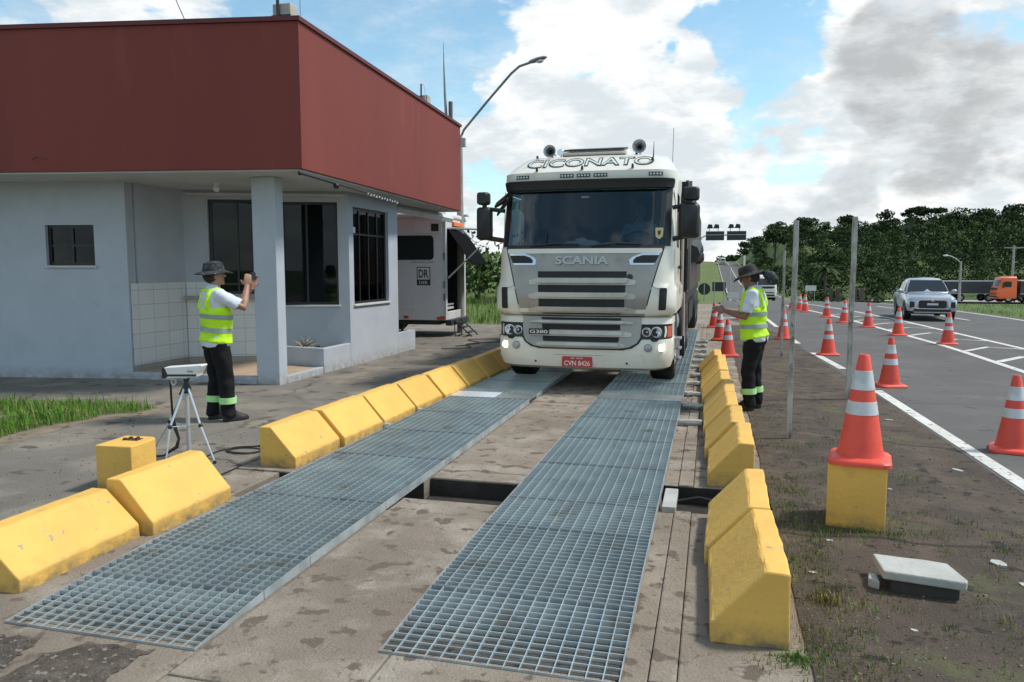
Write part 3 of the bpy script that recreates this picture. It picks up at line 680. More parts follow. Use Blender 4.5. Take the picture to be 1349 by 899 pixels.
# fascia, soffit, cap
C_, F_, B_, L_0 = (-5.285, 9.18), (-5.63, 16.80), (-15.4, 16.9), (-15.4, 7.495)
plan = [L_0, C_, F_, B_]
def inset(plan, d):
    c = (sum(p[0] for p in plan) / 4, sum(p[1] for p in plan) / 4)
    return [(p[0] + (c[0] - p[0]) / abs(c[0] - p[0] + 1e-6) * d, p[1] + (c[1] - p[1]) / abs(c[1] - p[1] + 1e-6) * d) for p in plan]
fas = MB().quadbox(plan, 3.0, 4.885).build('fascia', 'red_paint', bld, world=True)
MB().quadbox(inset(plan, .05), 2.975, 2.998).build('soffit', 'soffit', bld, world=True)
mb = MB().quadbox(inset(plan, -.03), 4.888, 4.945); mb.build('roof_trim', 'red_cap', bld, world=True)
# pillar
mb = MB(); mb.box(-6.372, -6.0, 9.65, 9.87, -.02, 2.973); mb.build('pillar', 'wall_paint', bld, bevel=.012, world=True)
# porch
mb = MB(); mb.quadbox([(-8.528, 9.76), (-6.10, 9.76), (-6.10, 10.92), (-7.15, 11.2), (-7.25, 11.42), (-8.528, 10.945)], -.02, .10); mb.build('porch_floor', 'mat_porch', bld, world=True)
mb = MB(); mb.box(-8.528, -6.375, 9.655, 9.758, -.02, .106); mb.box(-6.098, -6.0, 9.873, 10.94, -.02, .106); mb.build('porch_kerb', 'wall_paint', bld, bevel=.01, world=True)
# tile wainscot
def tiles(P, Q, z0, z1, parent, name, side=-1):
    P, t, n, L_ = seg_frame(P, Q); mb = MB()
    wbox(mb, P, t, n, 0, L_, -.012, .002, z0, z1); return mb.build(name, 'tile', parent, world=True)
def brickmat(name, base, mortar, w, h, vec):
    m = bpy.data.materials.new(name); m.use_nodes = True; nt = m.node_tree; b = nt.nodes['Principled BSDF']; b.inputs['Roughness'].default_value = .35
    pos = _n(nt, 'ShaderNodeNewGeometry').outputs['Position']; sep = _n(nt, 'ShaderNodeSeparateXYZ'); nt.links.new(pos, sep.inputs[0])
    ad = _n(nt, 'ShaderNodeMath', operation='ADD'); nt.links.new(sep.outputs[0], ad.inputs[0]); nt.links.new(sep.outputs[1], ad.inputs[1])
    cb = _n(nt, 'ShaderNodeCombineXYZ'); nt.links.new(ad.outputs[0], cb.inputs[0]); nt.links.new(sep.outputs[2], cb.inputs[1])
    br = _n(nt, 'ShaderNodeTexBrick'); br.offset = 0.0; br.inputs['Scale'].default_value = 1; br.inputs['Brick Width'].default_value = w; br.inputs['Row Height'].default_value = h
    br.inputs['Mortar Size'].default_value = .004; br.inputs['Color1'].default_value = rgba(base); br.inputs['Color2'].default_value = rgba(tuple(c * .93 for c in base)); br.inputs['Mortar'].default_value = rgba(mortar)
    nt.links.new(cb.outputs[0], br.inputs['Vector']); nt.links.new(br.outputs['Color'], b.inputs['Base Color']); MATS[name] = m
brickmat('tile', (.72, .72, .70), (.38, .38, .37), .33, .225, None)
brickmat('skirt_tile', (.36, .33, .29), (.22, .2, .18), .33, .3, None)
P, t, n, L_ = seg_frame((-8.53, 9.70), (-8.53, 10.93)); mb = MB(); wbox(mb, P, t, n, 0, L_, -.012, .0, .20, 1.455)
P2, t2, n2, L2 = seg_frame(IC, KK); wbox(mb, P2, t2, n2, .015, bw1[0] - .02, -.012, 0, .20, 1.455); wbox(mb, P2, t2, n2, bw1[0] - .02, 1.45, -.012, 0, .20, bw1[2] - .03)
mb.build('tile_wainscot', 'tile', bld, world=True)
mb = MB(); wbox(mb, P, t, n, 0, L_, -.016, .0, .10, .197); wbox(mb, P2, t2, n2, .02, 1.45, -.016, 0, .10, .197); mb.build('skirting', 'skirt_tile', bld, world=True)
mb = MB(); wbox(mb, P2, t2, n2, .02, 1.45, -.17, -.014, bw1[2] - .075, bw1[2] - .025); mb.build('counter', 'concrete', bld, bevel=.006, world=True)
mb = MB(); wbox(mb, P2, t2, n2, .06, 2.66, -.06, -.02, 2.885, 2.93); mb.build('cable_duct', 'soffit', bld, world=True)
# planters
pf = [(-7.15, 11.20), (-6.0, 10.95)]
P3, t3, n3, L3 = seg_frame(*pf); mb = MB(); wbox(mb, P3, t3, n3, 0, L3, 0, .10, -.02, .40)
mb.box(-6.10, -6.0, 11.06, 11.90, -.02, .398); mb.build('planter', 'wall_paint', bld, bevel=.008, world=True)
mb = MB(); mb.quadbox([(-6.0, 13.985), (-6.0, 14.85), (-6.9, 14.85), (-6.9, 14.75), (-6.10, 14.75), (-6.10, 13.985)], -.02, .40); mb.build('planter', 'wall_paint', bld, world=True)
mb = MB(); mb.quadbox([(-7.15, 11.33), (-6.10, 11.08), (-6.10, 11.84), (-7.2, 11.43)], .0, .33); mb.box(-6.85, -6.11, 14.0, 14.74, -.02, .34); mb.build('soil', 'stone_dark', bld, world=True)
# windows
def window(parent, P, Q, hole, mull, trans, sill=True, glassm='glass_window', inset_=.06):
    P, t, n, L_ = seg_frame(P, Q); a, b, z0, z1 = hole; f = .045; mb = MB(); d0, d1 = inset_, inset_ + .05
    wbox(mb, P, t, n, a, a + f, d0, d1, z0, z1); wbox(mb, P, t, n, b - f, b, d0, d1, z0, z1)
    wbox(mb, P, t, n, a + f, b - f, d0, d1, z0, z0 + f); wbox(mb, P, t, n, a + f, b - f, d0, d1, z1 - f, z1)
    for u in mull: x = a + (b - a) * u; wbox(mb, P, t, n, x - .016, x + .016, d0 + .004, d1 - .004, z0 + f, z1 - f)
    for (u0, u1, z) in trans: wbox(mb, P, t, n, a + (b - a) * u0 + (f if u0 == 0 else .016), a + (b - a) * u1 - (f if u1 == 1 else .016), d0 + .008, d1 - .008, z - .016, z + .016)
    w = bpy.data.objects.new('window', None); COL.objects.link(w); w.parent = parent; w.location = Vector((P.x + t.x * a, P.y + t.y * a, z0)) - parent.location
    mb.build('frame', 'black_metal', w, world=True)
    g = MB(); wbox(g, P, t, n, a + f, b - f, d0 + .022, d0 + .028, z0 + f, z1 - f); g.build('pane', glassm, w, world=True)
    if sill:
        s = MB(); wbox(s, P, t, n, a - .03, b + .03, -.035, inset_ - .002, z0 - .035, z0 - .002); s.build('sill', 'soffit', w, bevel=.005, world=True)
    return w
window(bld, W0, W1, fw, [.5], [(0, 1, 2.03)], sill=True)
window(bld, IC, KK, bw1, [.62], [(0, 1, 1.42)], sill=False)
window(bld, IC, KK, bw2, [.44], [], sill=True)
window(bld, (-6.0, 11.905), RE, rw, [.25, .5, .75], [(0, 1, 2.28)], sill=True)
# things on and round the building
t = thing('agave_plant', 'dry spiky agave plant growing in the porch planter', 'plant', (-6.55, 11.32, .33)); mb = MB(); r = random.Random(5)
for k in range(34):
    a = k * 2.4; l = .22 + .16 * r.random(); up = .25 + .7 * r.random(); pts = [(0, 0, 0)]; x = z = 0
    for s in range(1, 6):
        x += l / 5 * math.cos(up * (1 - s * .13) * 1.45); z += l / 5 * math.sin(up * (1 - s * .16) * 1.45); pts.append((x * math.cos(a), x * math.sin(a), z))
    mb.tube(pts, [.012, .014, .012, .009, .005, .001], 4, ry=[.004] * 6, cap=False)
mb.build('leaves', M('agave', (.33, .30, .21), .8, var=((.20, .20, .12), 8, .4, .6)), t)
for k, (x, y, lab) in enumerate([(-6.35, 14.35, 'dark low plant in the far planter box by the building end'), (-6.28, 11.28, 'small dark seedling near the corner of the porch planter')]):
    t = thing('potted_plant', lab, 'plant', (x, y, .33)); mb = MB(); r = random.Random(9 + k)
    for j in range(46 if k == 0 else 8):
        a = r.random() * 6.3; l = (.13 + r.random() * .15) * (1 if k == 0 else .4); p = Vector((r.uniform(-.2, .2) * (1 if k == 0 else .2), r.uniform(-.28, .28) * (1 if k == 0 else .2), 0)); q = p + Vector((math.cos(a) * l * .6, math.sin(a) * l * .6, l))
        s = Vector((-math.sin(a), math.cos(a), 0)) * l * .22; mb.add([p, (p + q) / 2 + s, q, (p + q) / 2 - s], [(0, 1, 2, 3)])
    mb.build('leaves', 'leaf_dark', t)
# office things seen through the glass
t = thing('printer', 'white desktop printer behind the porch window', 'printer', (-6.55, 12.62, .80)); mb = MB(); mb.box(-.22, .22, -.2, .2, .18, .42); mb.box(-.2, .2, -.18, .2, .02, .175); mb.build('body', 'white_paint', t, bevel=.02)
MB().box(-.2, .2, -.212, -.19, .05, .14).build('tray', 'black_plastic', t)
t = thing('office_desk', 'dark office desk behind the porch window', 'desk', (-6.75, 12.75, .05)); MB().box(-.6, .55, -.35, .35, .70, .745).build('desk_top', 'black_plastic', t)
for x in (-.55, .5):
    for y in (-.3, .3): MB().box(x - .02, x + .02, y - .02, y + .02, 0, .698).build('leg', 'black_metal', t)
o = MB().box(-.02, .02, -.2, .2, 0, .75).build('board', M('cardboard', (.42, .22, .10), .8), bevel=.004); o.location = (-6.42, 12.42, 1.02); o.rotation_euler = (0, R_(4), R_(8)); tag(o, 'brown board leaning inside the side window', 'board')
o = MB().box(-.008, .008, -.1, .1, 0, .10).build('paper_notice', 'white_paint'); o.location = (-6.075, 12.19, 2.30); tag(o, 'small white paper stuck inside the top of the side window', 'paper notice')
# pipe under the eave
t = thing('awning_pole', 'thin dark metal pole with knob and clamps hung under the eave', 'pole', (-5.27, 9.1, 2.93)); e = Vector((-.22, 3.75, -.06))
mb = MB(); mb.tube([(0, 0, 0), e * .3], .018, 8); mb.tube([e * .3, e], .013, 8); mb.build('tube', 'black_metal', t); mb = MB(); mb.ball((0, 0, 0), .032); mb.ball(tuple(e * .30 + Vector((0, 0, -.03))), .045); mb.build('knob', 'black_plastic', t)
mb = MB()
for k in range(12): mb.ball(tuple(e * (.62 + .033 * k) + Vector((0, 0, -.01 - .012 * (k % 2)))), .022, seg=6, rg=4)
mb.build('cable_clips', 'white_metal', t)
t = thing('porch_lamp', 'small white globe lamp under the porch soffit', 'lamp', (-7.4, 10.3, 2.975)); mb = MB(); mb.ball((0, 0, -.07), .055); mb.build('globe', 'white_paint', t); MB().lathe([(0, 0), (.05, 0), (.04, -.03), (0, -.03)], seg=12).build('base', 'white_paint', t)
t = thing('steel_beam', 'white steel beam running from the red roof to the mobile office', 'beam', (-6.2, 14.6, 2.9)); a, b = Vector((-6.20, 14.4, 2.90)), Vector((-6.06, 17.42, 2.86)); o_ = Vector(t.location)
mb = MB(); mb.tube([a - o_, b - o_], .05, 4, ry=.09); mb.build('beam', 'white_metal', t); mb = MB(); mb.tube([a - o_ + Vector((-1.0, .2, .1)), b - o_ + Vector((-1.9, 0, .12))], .03, 4); mb.build('cross_beam', 'white_metal', t)
# roof-top boxes, antennas
for k, (x, y, z, sx, lab) in enumerate([(-6.32, 10.6, 4.945, .30, 'pale square unit on the front of the flat roof with a short mast'), (-6.05, 15.6, 4.945, .26, 'pale square box on a black mast at the far end of the red roof')]):
    t = thing('roof_unit', lab, 'roof unit', (x, y, z)); b0 = .44 if k == 0 else .16
    MB().box(-sx / 2, sx / 2, -.1, .1, b0, b0 + .24).build('box', M('beige%d' % k, (.45, .42, .36), .7, var=((.33, .31, .27), 6, .4, .7)), t, bevel=.015)
    mb = MB(); mb.tube([(-.04 if k == 0 else 0, -.13, -.0), (-.04 if k == 0 else 0, -.13, .95 if k == 0 else .62)], .025 if k == 0 else .018, 8); mb.box(-.16, .16, -.115, -.103, b0 + .03, b0 + .07); mb.build('mast', 'black_metal', t)
    if k == 0: mb = MB(); mb.box(-.10, .10, -.09, .09, 0, b0 - .004); mb.build('stand', 'white_metal', t)
    else: mb = MB(); mb.tube([(.0, -.13, .62), (.06, -.13, .60), (.09, -.13, .50), (.09, -.13, .02)], .007, 6); mb.build('cable', 'white_metal', t)
t = thing('roof_antenna', 'tall slim grey aerial at the far corner of the red roof', 'antenna', (-5.80, 16.35, 4.945)); MB().tube([(0, 0, 0), (-.03, 0, .55), (-.05, 0, 1.15), (-.055, 0, 1.7)], [.035, .03, .016, .005], 8).build('rod', 'steel_dark', t); MB().box(.06, .14, -.04, .04, 0, .42).build('bracket', M('bracket', (.16, .13, .11), .7), t, bevel=.01)
o = MB().tube([(0, 0, 0), (0, 0, 1.6)], .006, 5).build('whip_antenna', 'steel_dark'); o.location = (-5.95, 10.4, 4.945); tag(o, 'thin wire aerial beside the front roof unit', 'antenna')
o = MB().tube([(0, 0, 0), (.2, -.1, .015), (.42, -.15, -.03)], .008, 6).build('wall_hook', 'red_cap'); o.location = (-9.0, 8.525, 3.16); tag(o, 'small rusty hook sticking out of the front red fascia', 'hook')
o = MB().tube([(-12, 13, 7.5), (-10.3, 12.6, 6.95), (-9.6, 12.3, 6.66), (-8.6, 12, 4.9)], .008, 5).build('power_cable', 'black_rubber'); tag(o, 'thin dark cable running down to the building roof', 'cable')
# street lamp behind the building
t = thing('street_lamp', 'grey street lamp leaning out over the far corner of the red roof', 'street lamp', (-6.35, 18.9, -.02))
MB().tube([(0, 0, 0), (0, 0, 2.5), (0, 0, 5.1)], [.10, .09, .075], 12).build('post', 'concrete', t)
mb = MB(); mb.tube([(0, 0, 5.0), (.12, 0, 5.24), (.75, 0, 5.92), (1.36, 0, 6.55), (1.58, 0, 6.72), (1.85, 0, 6.79)], .032, 8); mb.build('arm', 'steel_dark', t)
mb = MB(); mb.rings([[(1.82 + .46 * u, w * math.cos(a) * .075, 6.80 + .10 * u + h * math.sin(a) * .055) for a in [2 * math.pi * k / 12 for k in range(12)]] for u, w, h in ((0, .5, .5), (.15, .9, .9), (.5, 1.3, 1.0), (.85, 1.1, .8), (1, .3, .3))]); mb.build('lamp_head', 'steel_dark', t)
mb = MB(); mb.ball((2.09, 0, 6.82), .11, .07, .06, m=0); mb.build('lens', 'lens', t)
o = MB().box(-.06, .06, -.05, .05, -.1, .1).build('junction_box', 'white_metal', bevel=.01); o.location = (-5.57, 16.86, 4.55); tag(o, 'tiny grey box fixed at the far edge of the red fascia', 'junction box')

# ------------------------------------------------------------------ mobile office van
van = thing('mobile_office', 'grey box bodied mobile office parked behind the building with its rear door open', 'mobile office', (-6.25, 17.5, 0), R_(3))
M('van_grey', (.78, .76, .78), .5, var=((.70, .68, .70), 1.5, .4, .7)); M('van_dark', (.30, .27, .29), .6)
mb = MB(); mb.box(-5.6, -.06, 0, .06, .42, 2.90); mb.box(-5.6, -.06, 1.75, 1.81, .42, 2.90); mb.box(-5.6, -.06, .062, 1.748, .42, .50); mb.box(-5.6, -5.54, .062, 1.748, .502, 2.9); mb.box(-5.6, -.02, .062, 1.748, 2.80, 2.90); mb.box(-5.6, -.06, -.004, .0, 1.225, 1.24, 0); mb.build('body', 'van_grey', van, bevel=.01)
mb = MB(); mb.box(-5.65, .03, -.05, 1.86, 2.905, 3.03); mb.build('roof', 'white_paint', van, bevel=.04)
mb = MB(); mb.box(-.058, .0, -.01, .12, .42, 2.90); mb.box(-.058, .0, 1.69, 1.82, .42, 2.90); mb.box(-.058, .0, .122, 1.688, 2.66, 2.90); mb.box(-.058, .0, .122, 1.688, .42, .62); mb.build('rear_frame', 'white_metal', van, bevel=.01)
def rrect(x0, x1, z0, z1, r, n=5):
    pts = []
    for cx_, cz, a0 in ((x1 - r, z1 - r, 0), (x0 + r, z1 - r, 90), (x0 + r, z0 + r, 180), (x1 - r, z0 + r, 270)):
        pts += [(cx_ + r * math.cos(R_(a0 + 90 * k / n)), cz + r * math.sin(R_(a0 + 90 * k / n))) for k in range(n + 1)]
    return pts
MB().prism(rrect(-1.75, -.31, 1.89, 2.48, .09), 'y', -.012, -.001).build('window', 'glass_car', van)
mb = MB(); mb.box(-.80, -.10, -.03, -.001, 2.53, 2.81); mb.build('vent_hatch', 'van_grey', van, bevel=.012); MB().box(-.36, -.17, -.036, -.031, 2.58, 2.76).build('vent_grille', 'sign_dark', van)
mb = MB(); mb.box(-1.17, -.77, -.018, -.001, .66, 1.05); mb.build('hatch', 'van_grey', van, bevel=.02); mb = MB(); mb.box(-.38, -.15, -.016, -.001, .50, .78); mb.build('hatch', 'van_grey', van, bevel=.02)
mb = MB(); mb.box(-1.10, -.97, -.008, -.001, .42 + .03, .42 + .10); mb.build('reflector', 'indicator', van); mb = MB(); mb.box(-.24, -.03, -.014, -.0105, .43, .52); mb.build('reflector', 'indicator', van)
mb = MB()
for z in (.9, 1.2, 1.9): mb.box(-.07, -.015, -.03, -.012, z, z + .17)
mb.build('hinge', 'steel_dark', van, bevel=.006)
lg = MB(); x0, x1, z0, z1 = -.745, -.40, 1.27, 1.72; lg.box(x0, x1, -.004, -.001, z0, z1); lgo = lg.build('emblem', 'sign_dark', van)
MB().box(x0 + .02, x1 - .02, -.006, -.0045, z0 + .14, z1 - .02).build('emblem_field', 'van_grey', lgo); 
text('emblem_letters', 'DR', 'sign_dark', lgo, .25, .20, FRONT((x0 + x1) / 2, -.0062, z0 + .285), .001, bold=.02); text('emblem_letters', 'DER', 'van_grey', lgo, .22, .075, FRONT((x0 + x1) / 2, -.0045, z0 + .068), .001, bold=.01)
text('lettering', 'A SERVIÇO DO ESTADO', 'sign_dark', van, .62, .035, FRONT(-.6, -.002, 1.83), .001)
mb = MB(); mb.box(-5.4, -.07, .07, 1.74, .505, .52); mb.box(-1.30, -1.25, .07, 1.74, .525, 2.79); mb.box(-1.245, -.07, 1.715, 1.745, .525, 2.79); mb.box(-1.245, -.07, .064, .08, .525, 2.79); mb.build('dark_lining', 'interior', van)  # floor, with dark panels added for the shade inside the open rear
mb = MB(); mb.box(-.9, -.3, .3, 1.1, .53, 1.5); mb.build('cabinet', M('cab_grey', (.2, .2, .21), .6), van, bevel=.02)
mb = MB(); mb.box(-.28, -.10, .35, 1.0, .66, .72); mb.box(-.28, -.10, .35, 1.0, .76, .80); mb.build('rack', 'white_metal', van, bevel=.008)
mb = MB(); mb.box(.0, .06, .55, 1.45, 2.72, 2.84); mb.build('marker_light', M('amber', (.80, .20, .04), .4), van, bevel=.02)
mb = MB(); mb.box(-.05, .10, .1, 1.75, .28, .42); mb.box(-2.9, -.2, .1, 1.7, .30, .41); mb.build('bumper', 'sign_dark', van, bevel=.01)
for x in (-4.6, -1.9):
    for y in (.22, 1.6):
        w = MB(); w.lathe([(0, -.12), (.25, -.12), (.40, -.10), (.42, -.05), (.42, .05), (.40, .10), (.25, .12), (0, .12)], (x, y, .42), 'y', 18); w.build('wheel', 'black_rubber', van)
mb = MB(); 
for s in (.35, .95): mb.tube([(.08, s, .42), (.55, s, .0)], .018, 6); mb.tube([(.10, s, .42), (.12, s, .0)], .012, 6)
for z in (.1, .22, .34): u = .08 + (.42 - z) / .42 * .47; mb.box(u - .06, u + .06, .35, .95, z - .01, z + .01)
mb.build('step', 'black_metal', van)
mb = MB(); mb.add([(.03, .1, 2.62), (.03, 1.75, 2.62), (.62, 1.75, 1.80), (.62, .1, 1.80), (.03, .1, 2.60), (.03, 1.75, 2.60), (.62, 1.75, 1.78), (.62, .1, 1.78)], [(0, 3, 2, 1), (4, 5, 6, 7), (0, 1, 5, 4), (1, 2, 6, 5), (2, 3, 7, 6), (3, 0, 4, 7)]); mb.build('awning_flap', M('flap_black', (.006, .006, .007), .95, spec=.05), van)
mb = MB(); mb.tube([(.02, .12, 1.45), (.82, .12, 2.20), (.36, .12, 2.62)], .022, 6); mb.tube([(.0, .12, 2.66), (1.15, .12, 2.60)], .028, 6); mb.build('awning_arm', 'white_metal', van)
mb = MB(); mb.tube([(-.02, 1.6, 3.03), (-.02, 1.6, 3.40)], .035, 8); mb.box(-.1, .14, 1.5, 1.7, 3.03, 3.08); mb.build('aerial', 'white_metal', van)
o = MB().tube(spline([(-5.3, 15.4, .02), (-5.0, 16.2, .02), (-5.5, 16.9, .02), (-4.9, 17.2, .02), (-4.7, 16.6, .02), (-5.2, 15.9, .02), (-4.9, 15.2, .02), (-5.4, 14.8, .02)]), .010, 6).build('cable_bundle', 'black_rubber'); tag(o, 'black cable lying in loops on the ground by the mobile office steps', 'cable')
# ------------------------------------------------------------------ truck
M('cab_white', (.78, .745, .655), .32, spec=.5, coat=.35, var=((.67, .64, .56), 1.6, .4, .75), var2=((.46, .41, .32), 4, .60, .85))
M('grille_silver', (.36, .345, .315), .36, metal=.35, var=((.29, .275, .25), 2.2, .4, .7), var2=((.20, .185, .16), 5, .62, .85))
M('grille_bar', (.54, .515, .465), .36, metal=.3, var=((.39, .37, .335), 2.2, .4, .7))
M('letter_silver', (.43, .43, .41), .3, metal=.6)
M('grille_dark', (.012, .012, .013), .6)
M('seat_cloth', (.03, .03, .035), .9)
class Shell:
    def __init__(s, table, crown=.10): s.t = table; s.c = crown
    def at(s, z):
        t = s.t
        if z <= t[0][0]: return t[0][1:]
        for a, b in zip(t, t[1:]):
            if z <= b[0]:
                u = (z - a[0]) / (b[0] - a[0]); return tuple(a[i] + (b[i] - a[i]) * u for i in (1, 2, 3))
        return t[-1][1:]
    def y(s, x, z):
        w, f, r = s.at(z); ax = min(abs(x), w); y = f + s.c * (ax / w) ** 2
        u = max(0.0, (ax - (w - r)) / r); return y + r * (1 - math.sqrt(max(0.0, 1 - u * u)))
    def ring(s, z, ys, nf=18):
        w, f, r = s.at(z); xs = [-w + r - r * math.cos(R_(90 * k / 8)) * 1.0 for k in range(8)]
        xs = [-(w - r) - r * math.sin(R_(90 - 90 * k / 8)) for k in range(8)]
        fr = xs + [-(w - r) + 2 * (w - r) * k / nf for k in range(nf + 1)] + [-x for x in xs[::-1]]
        y0 = s.y(w, z)
        return [(-w, max(y, y0 + .01), z) for y in ys] + [(x, s.y(x, z), z) for x in fr] + [(w, max(y, y0 + .01), z) for y in ys[::-1]]
    def patch(s, mb, rows, off=.01, thick=.02, nx=14, m=0, smooth=True):
        n = nx + 1; vs = []
        for lay in (0, 1):
            for z, xl, xr in rows:
                for i in range(n):
                    x = xl + (xr - xl) * i / nx; vs.append((x, s.y(x, z) - off + (thick if lay else 0), z))
        R = len(rows); fs = []; N = R * n
        for j in range(R - 1):
            for i in range(nx):
                q = j * n + i; fs.append((q, q + 1, q + n + 1, q + n)); fs.append((N + q, N + q + n, N + q + n + 1, N + q + 1))
        for j in range(R - 1):
            q = j * n; fs.append((q, q + n, N + q + n, N + q)); q = j * n + nx; fs.append((q, N + q, N + q + n, q + n))
        for i in range(nx):
            fs.append((i, N + i, N + i + 1, i + 1)); q = (R - 1) * n + i; fs.append((q, q + 1, N + q + 1, N + q))
        mb.add(vs, fs, m, smooth); return mb
def wheel(parent, x, y, r, w, name='wheel', seg=28, rim='rim_grey'):
    e = bpy.data.objects.new(name, None); COL.objects.link(e); e.parent = parent; e.location = (x, y, r)
    mb = MB(); mb.lathe([(r * .56, -w / 2), (r * .92, -w / 2), (r * .985, -w * .42), (r, -w * .3), (r, w * .3), (r * .985, w * .42), (r * .92, w / 2), (r * .56, w / 2), (r * .56, -w / 2)], (0, 0, 0), 'x', seg)
    mb.build('tyre', 'black_rubber', e, sharp=35)
    s = 1 if x > 0 else -1
    mb = MB(); mb.lathe([(r * .57, -s * w / 2 * .9), (r * .57, s * w / 2 * .98), (r * .50, s * w / 2 * .98), (r * .45, s * w * .22), (r * .25, s * w * .2), (r * .22, s * w * .46), (0.001, s * w * .46)], (0, 0, 0), 'x', seg)
    mb.build('rim', rim, e, sharp=35); return e
truck = thing('truck', 'cream white cab-over lorry with silver grille standing on the weighing lane', 'truck', (-1.705, 10.13, .055)); truck.scale = (1.01, 1, 1)
TL = truck
cab = Shell([(.99, 1.17, .08, .24), (1.03, 1.235, .03, .25), (1.10, 1.245, .02, .25), (1.36, 1.245, .03, .25), (1.44, 1.205, .05, .25), (1.70, 1.20, .09, .25), (1.90, 1.20, .13, .23), (1.93, 1.195, .15, .22), (2.2, 1.19, .24, .22), (2.45, 1.195, .33, .22), (2.70, 1.195, .42, .22), (2.73, 1.195, .42, .22), (2.85, 1.205, .37, .24), (2.96, 1.205, .38, .26), (2.99, 1.18, .42, .28), (3.10, 1.13, .60, .30), (3.22, 1.05, .82, .32), (3.27, .95, 1.10, .34), (3.285, .6, 1.4, .3)])
ysd = [2.15, 1.72, .98]
zs_ = sorted(set([r[0] for r in cab.t] + [1.2, 1.3, 1.55]))
mb = MB()
skip = lambda c: (1.93 < c.z < 2.70) and ((abs(c.x) < 1.10 and c.y < .75) or (abs(c.x) > 1.05 and 1.0 < c.y < 1.75))
mb.rings([cab.ring(z, ysd) for z in zs_], 0, True, True, skip); body = mb.build('cab', 'cab_white', TL, sharp=32)
# window glass
mb = MB(); cab.patch(mb, [(z, -1.075, 1.075) for z in (1.925, 2.1, 2.3, 2.5, 2.72)], .010, .005, 24); mb.build('windscreen', 'glass_dark', TL)
mb = MB()
for s in (-1, 1): cab.patch(mb, [(z, s * 1.075, s * 1.15) for z in (1.925, 2.1, 2.3, 2.5, 2.72)], .016, .02, 4)
cab.patch(mb, [(1.895, -1.08, 1.08), (1.945, -1.07, 1.07)], .016, .02, 20); mb.build('windscreen_surround', 'black_plastic', TL)
for s in (-1, 1): mb = MB(); mb.add([(s * 1.192, .96, 1.94), (s * 1.192, 1.74, 1.94), (s * 1.192, 1.74, 2.69), (s * 1.192, .96, 2.69)], [(0, 1, 2, 3)]); mb.build('side_window', 'glass_side', TL)
mb = MB()
for s in (-1, 1):
    for (y0, y1, z0, z1) in ((.60, .64, 1.05, 2.72), (1.80, 1.83, 1.05, 2.72)):
        mb.add([(s * (1.249 if z0 < 1.4 else 1.2), y0, z0), (s * 1.249, y1, z0), (s * 1.200, y1, z1), (s * 1.200, y0, z1)], [(0, 1, 2, 3)])
    mb.box(*(sorted((s * 1.21, s * 1.25))), 1.45, 1.70, 1.62, 1.67)
mb.build('door', 'black_plastic', TL)
text('door_lettering', 'R', 'sign_dark', TL, .13, .17, Matrix.Translation((1.252, 1.1, 1.35)) @ Matrix.Rotation(R_(90), 4, 'Z') @ Matrix.Rotation(R_(90), 4, 'X'), .002, bold=.02)
# visor, roof hatch, horns, lights
mb = MB(); cab.patch(mb, [(2.715, -1.15, 1.15), (2.725, -1.165, 1.165), (2.81, -1.18, 1.18), (2.842, -1.175, 1.175)], .085, .18, 24); mb.build('sun_visor', 'black_plastic', TL, bevel=.012)
mb = MB(); mb.add([(-1.16, .40, 2.58), (-1.35, .55, 2.52), (-1.34, .62, 2.58), (-1.12, .45, 2.70), (-1.16, .44, 2.55), (-1.35, .59, 2.49), (-1.34, .66, 2.55), (-1.12, .49, 2.67)], [(0, 1, 2, 3), (7, 6, 5, 4), (0, 4, 5, 1), (1, 5, 6, 2), (2, 6, 7, 3), (3, 7, 4, 0)])
mb.add([(-1.10, .32, 2.56), (-1.30, .50, 2.40), (-1.29, .56, 2.47), (-1.06, .36, 2.66), (-1.10, .36, 2.53), (-1.30, .54, 2.37), (-1.29, .60, 2.44), (-1.06, .40, 2.63)], [(0, 1, 2, 3), (7, 6, 5, 4), (0, 4, 5, 1), (1, 5, 6, 2), (2, 6, 7, 3), (3, 7, 4, 0)])
mb.build('wind_deflector', 'black_plastic', TL)
mb = MB(); mb.prism([(1.12, 3.25), (1.0, 3.265), (.96, 3.30), (1.5, 3.40), (1.75, 3.40), (1.75, 3.25)], 'x', -.46, .48); hatch = mb.build('roof_hatch', 'cab_white', TL, bevel=.02)
mb = MB(); mb.box(-.44, .46, 1.02, 1.2, 3.235, 3.262); mb.prism([(.98, 3.318), (.96, 3.34), (1.5, 3.435), (1.5, 3.407)], 'x', -.42, .44); mb.build('hatch_seal', 'black_plastic', hatch)
for x, z, r in ((-.62, 3.325, .092), (.66, 3.345, .098)):
    mb = MB(); mb.lathe([(.0, .34), (.016, .34), (.02, .1), (.035, -.02), (r * .8, -.09), (r, -.10), (r * .93, -.098), (r * .86, -.09)], (x, 1.0, z), 'y', 20); mb.tube([(x, 1.05, z), (x, 1.08, 3.22)], .012, 6); hn = mb.build('air_horn', 'rim_grey', TL)
    mb = MB(); mb.lathe([(r * .88, -.092), (r * .55, -.05), (.02, .02), (.001, .03)], (x, 1.0, z), 'y', 20); mb.build('horn_throat', 'sign_dark', hn)
mb = MB(); mb.lathe([(.0, .05), (.04, .04), (.052, -.02), (.045, -.03), (0, -.03)], (-.47, 1.0, 3.315), 'y', 16); mb.tube([(-.47, 1.0, 3.30), (-.47, 1.05, 3.2)], .008, 6); mb.build('roof_lamp', 'lens', TL)
mb = MB()
for x, z, h in ((-.79, 3.22, .02), (-.70, 2.985, .035), (-.06, 2.985, .03), (.62, 2.99, .035), (-.60, 3.25, .02), (.62, 3.24, .02)): mb.tube([(x, cab.y(x, z) - .015, z), (x, cab.y(x, z) - .02, z + h + .02)], [.02, .012], 8)
mb.build('clearance_lamp', 'black_plastic', TL)
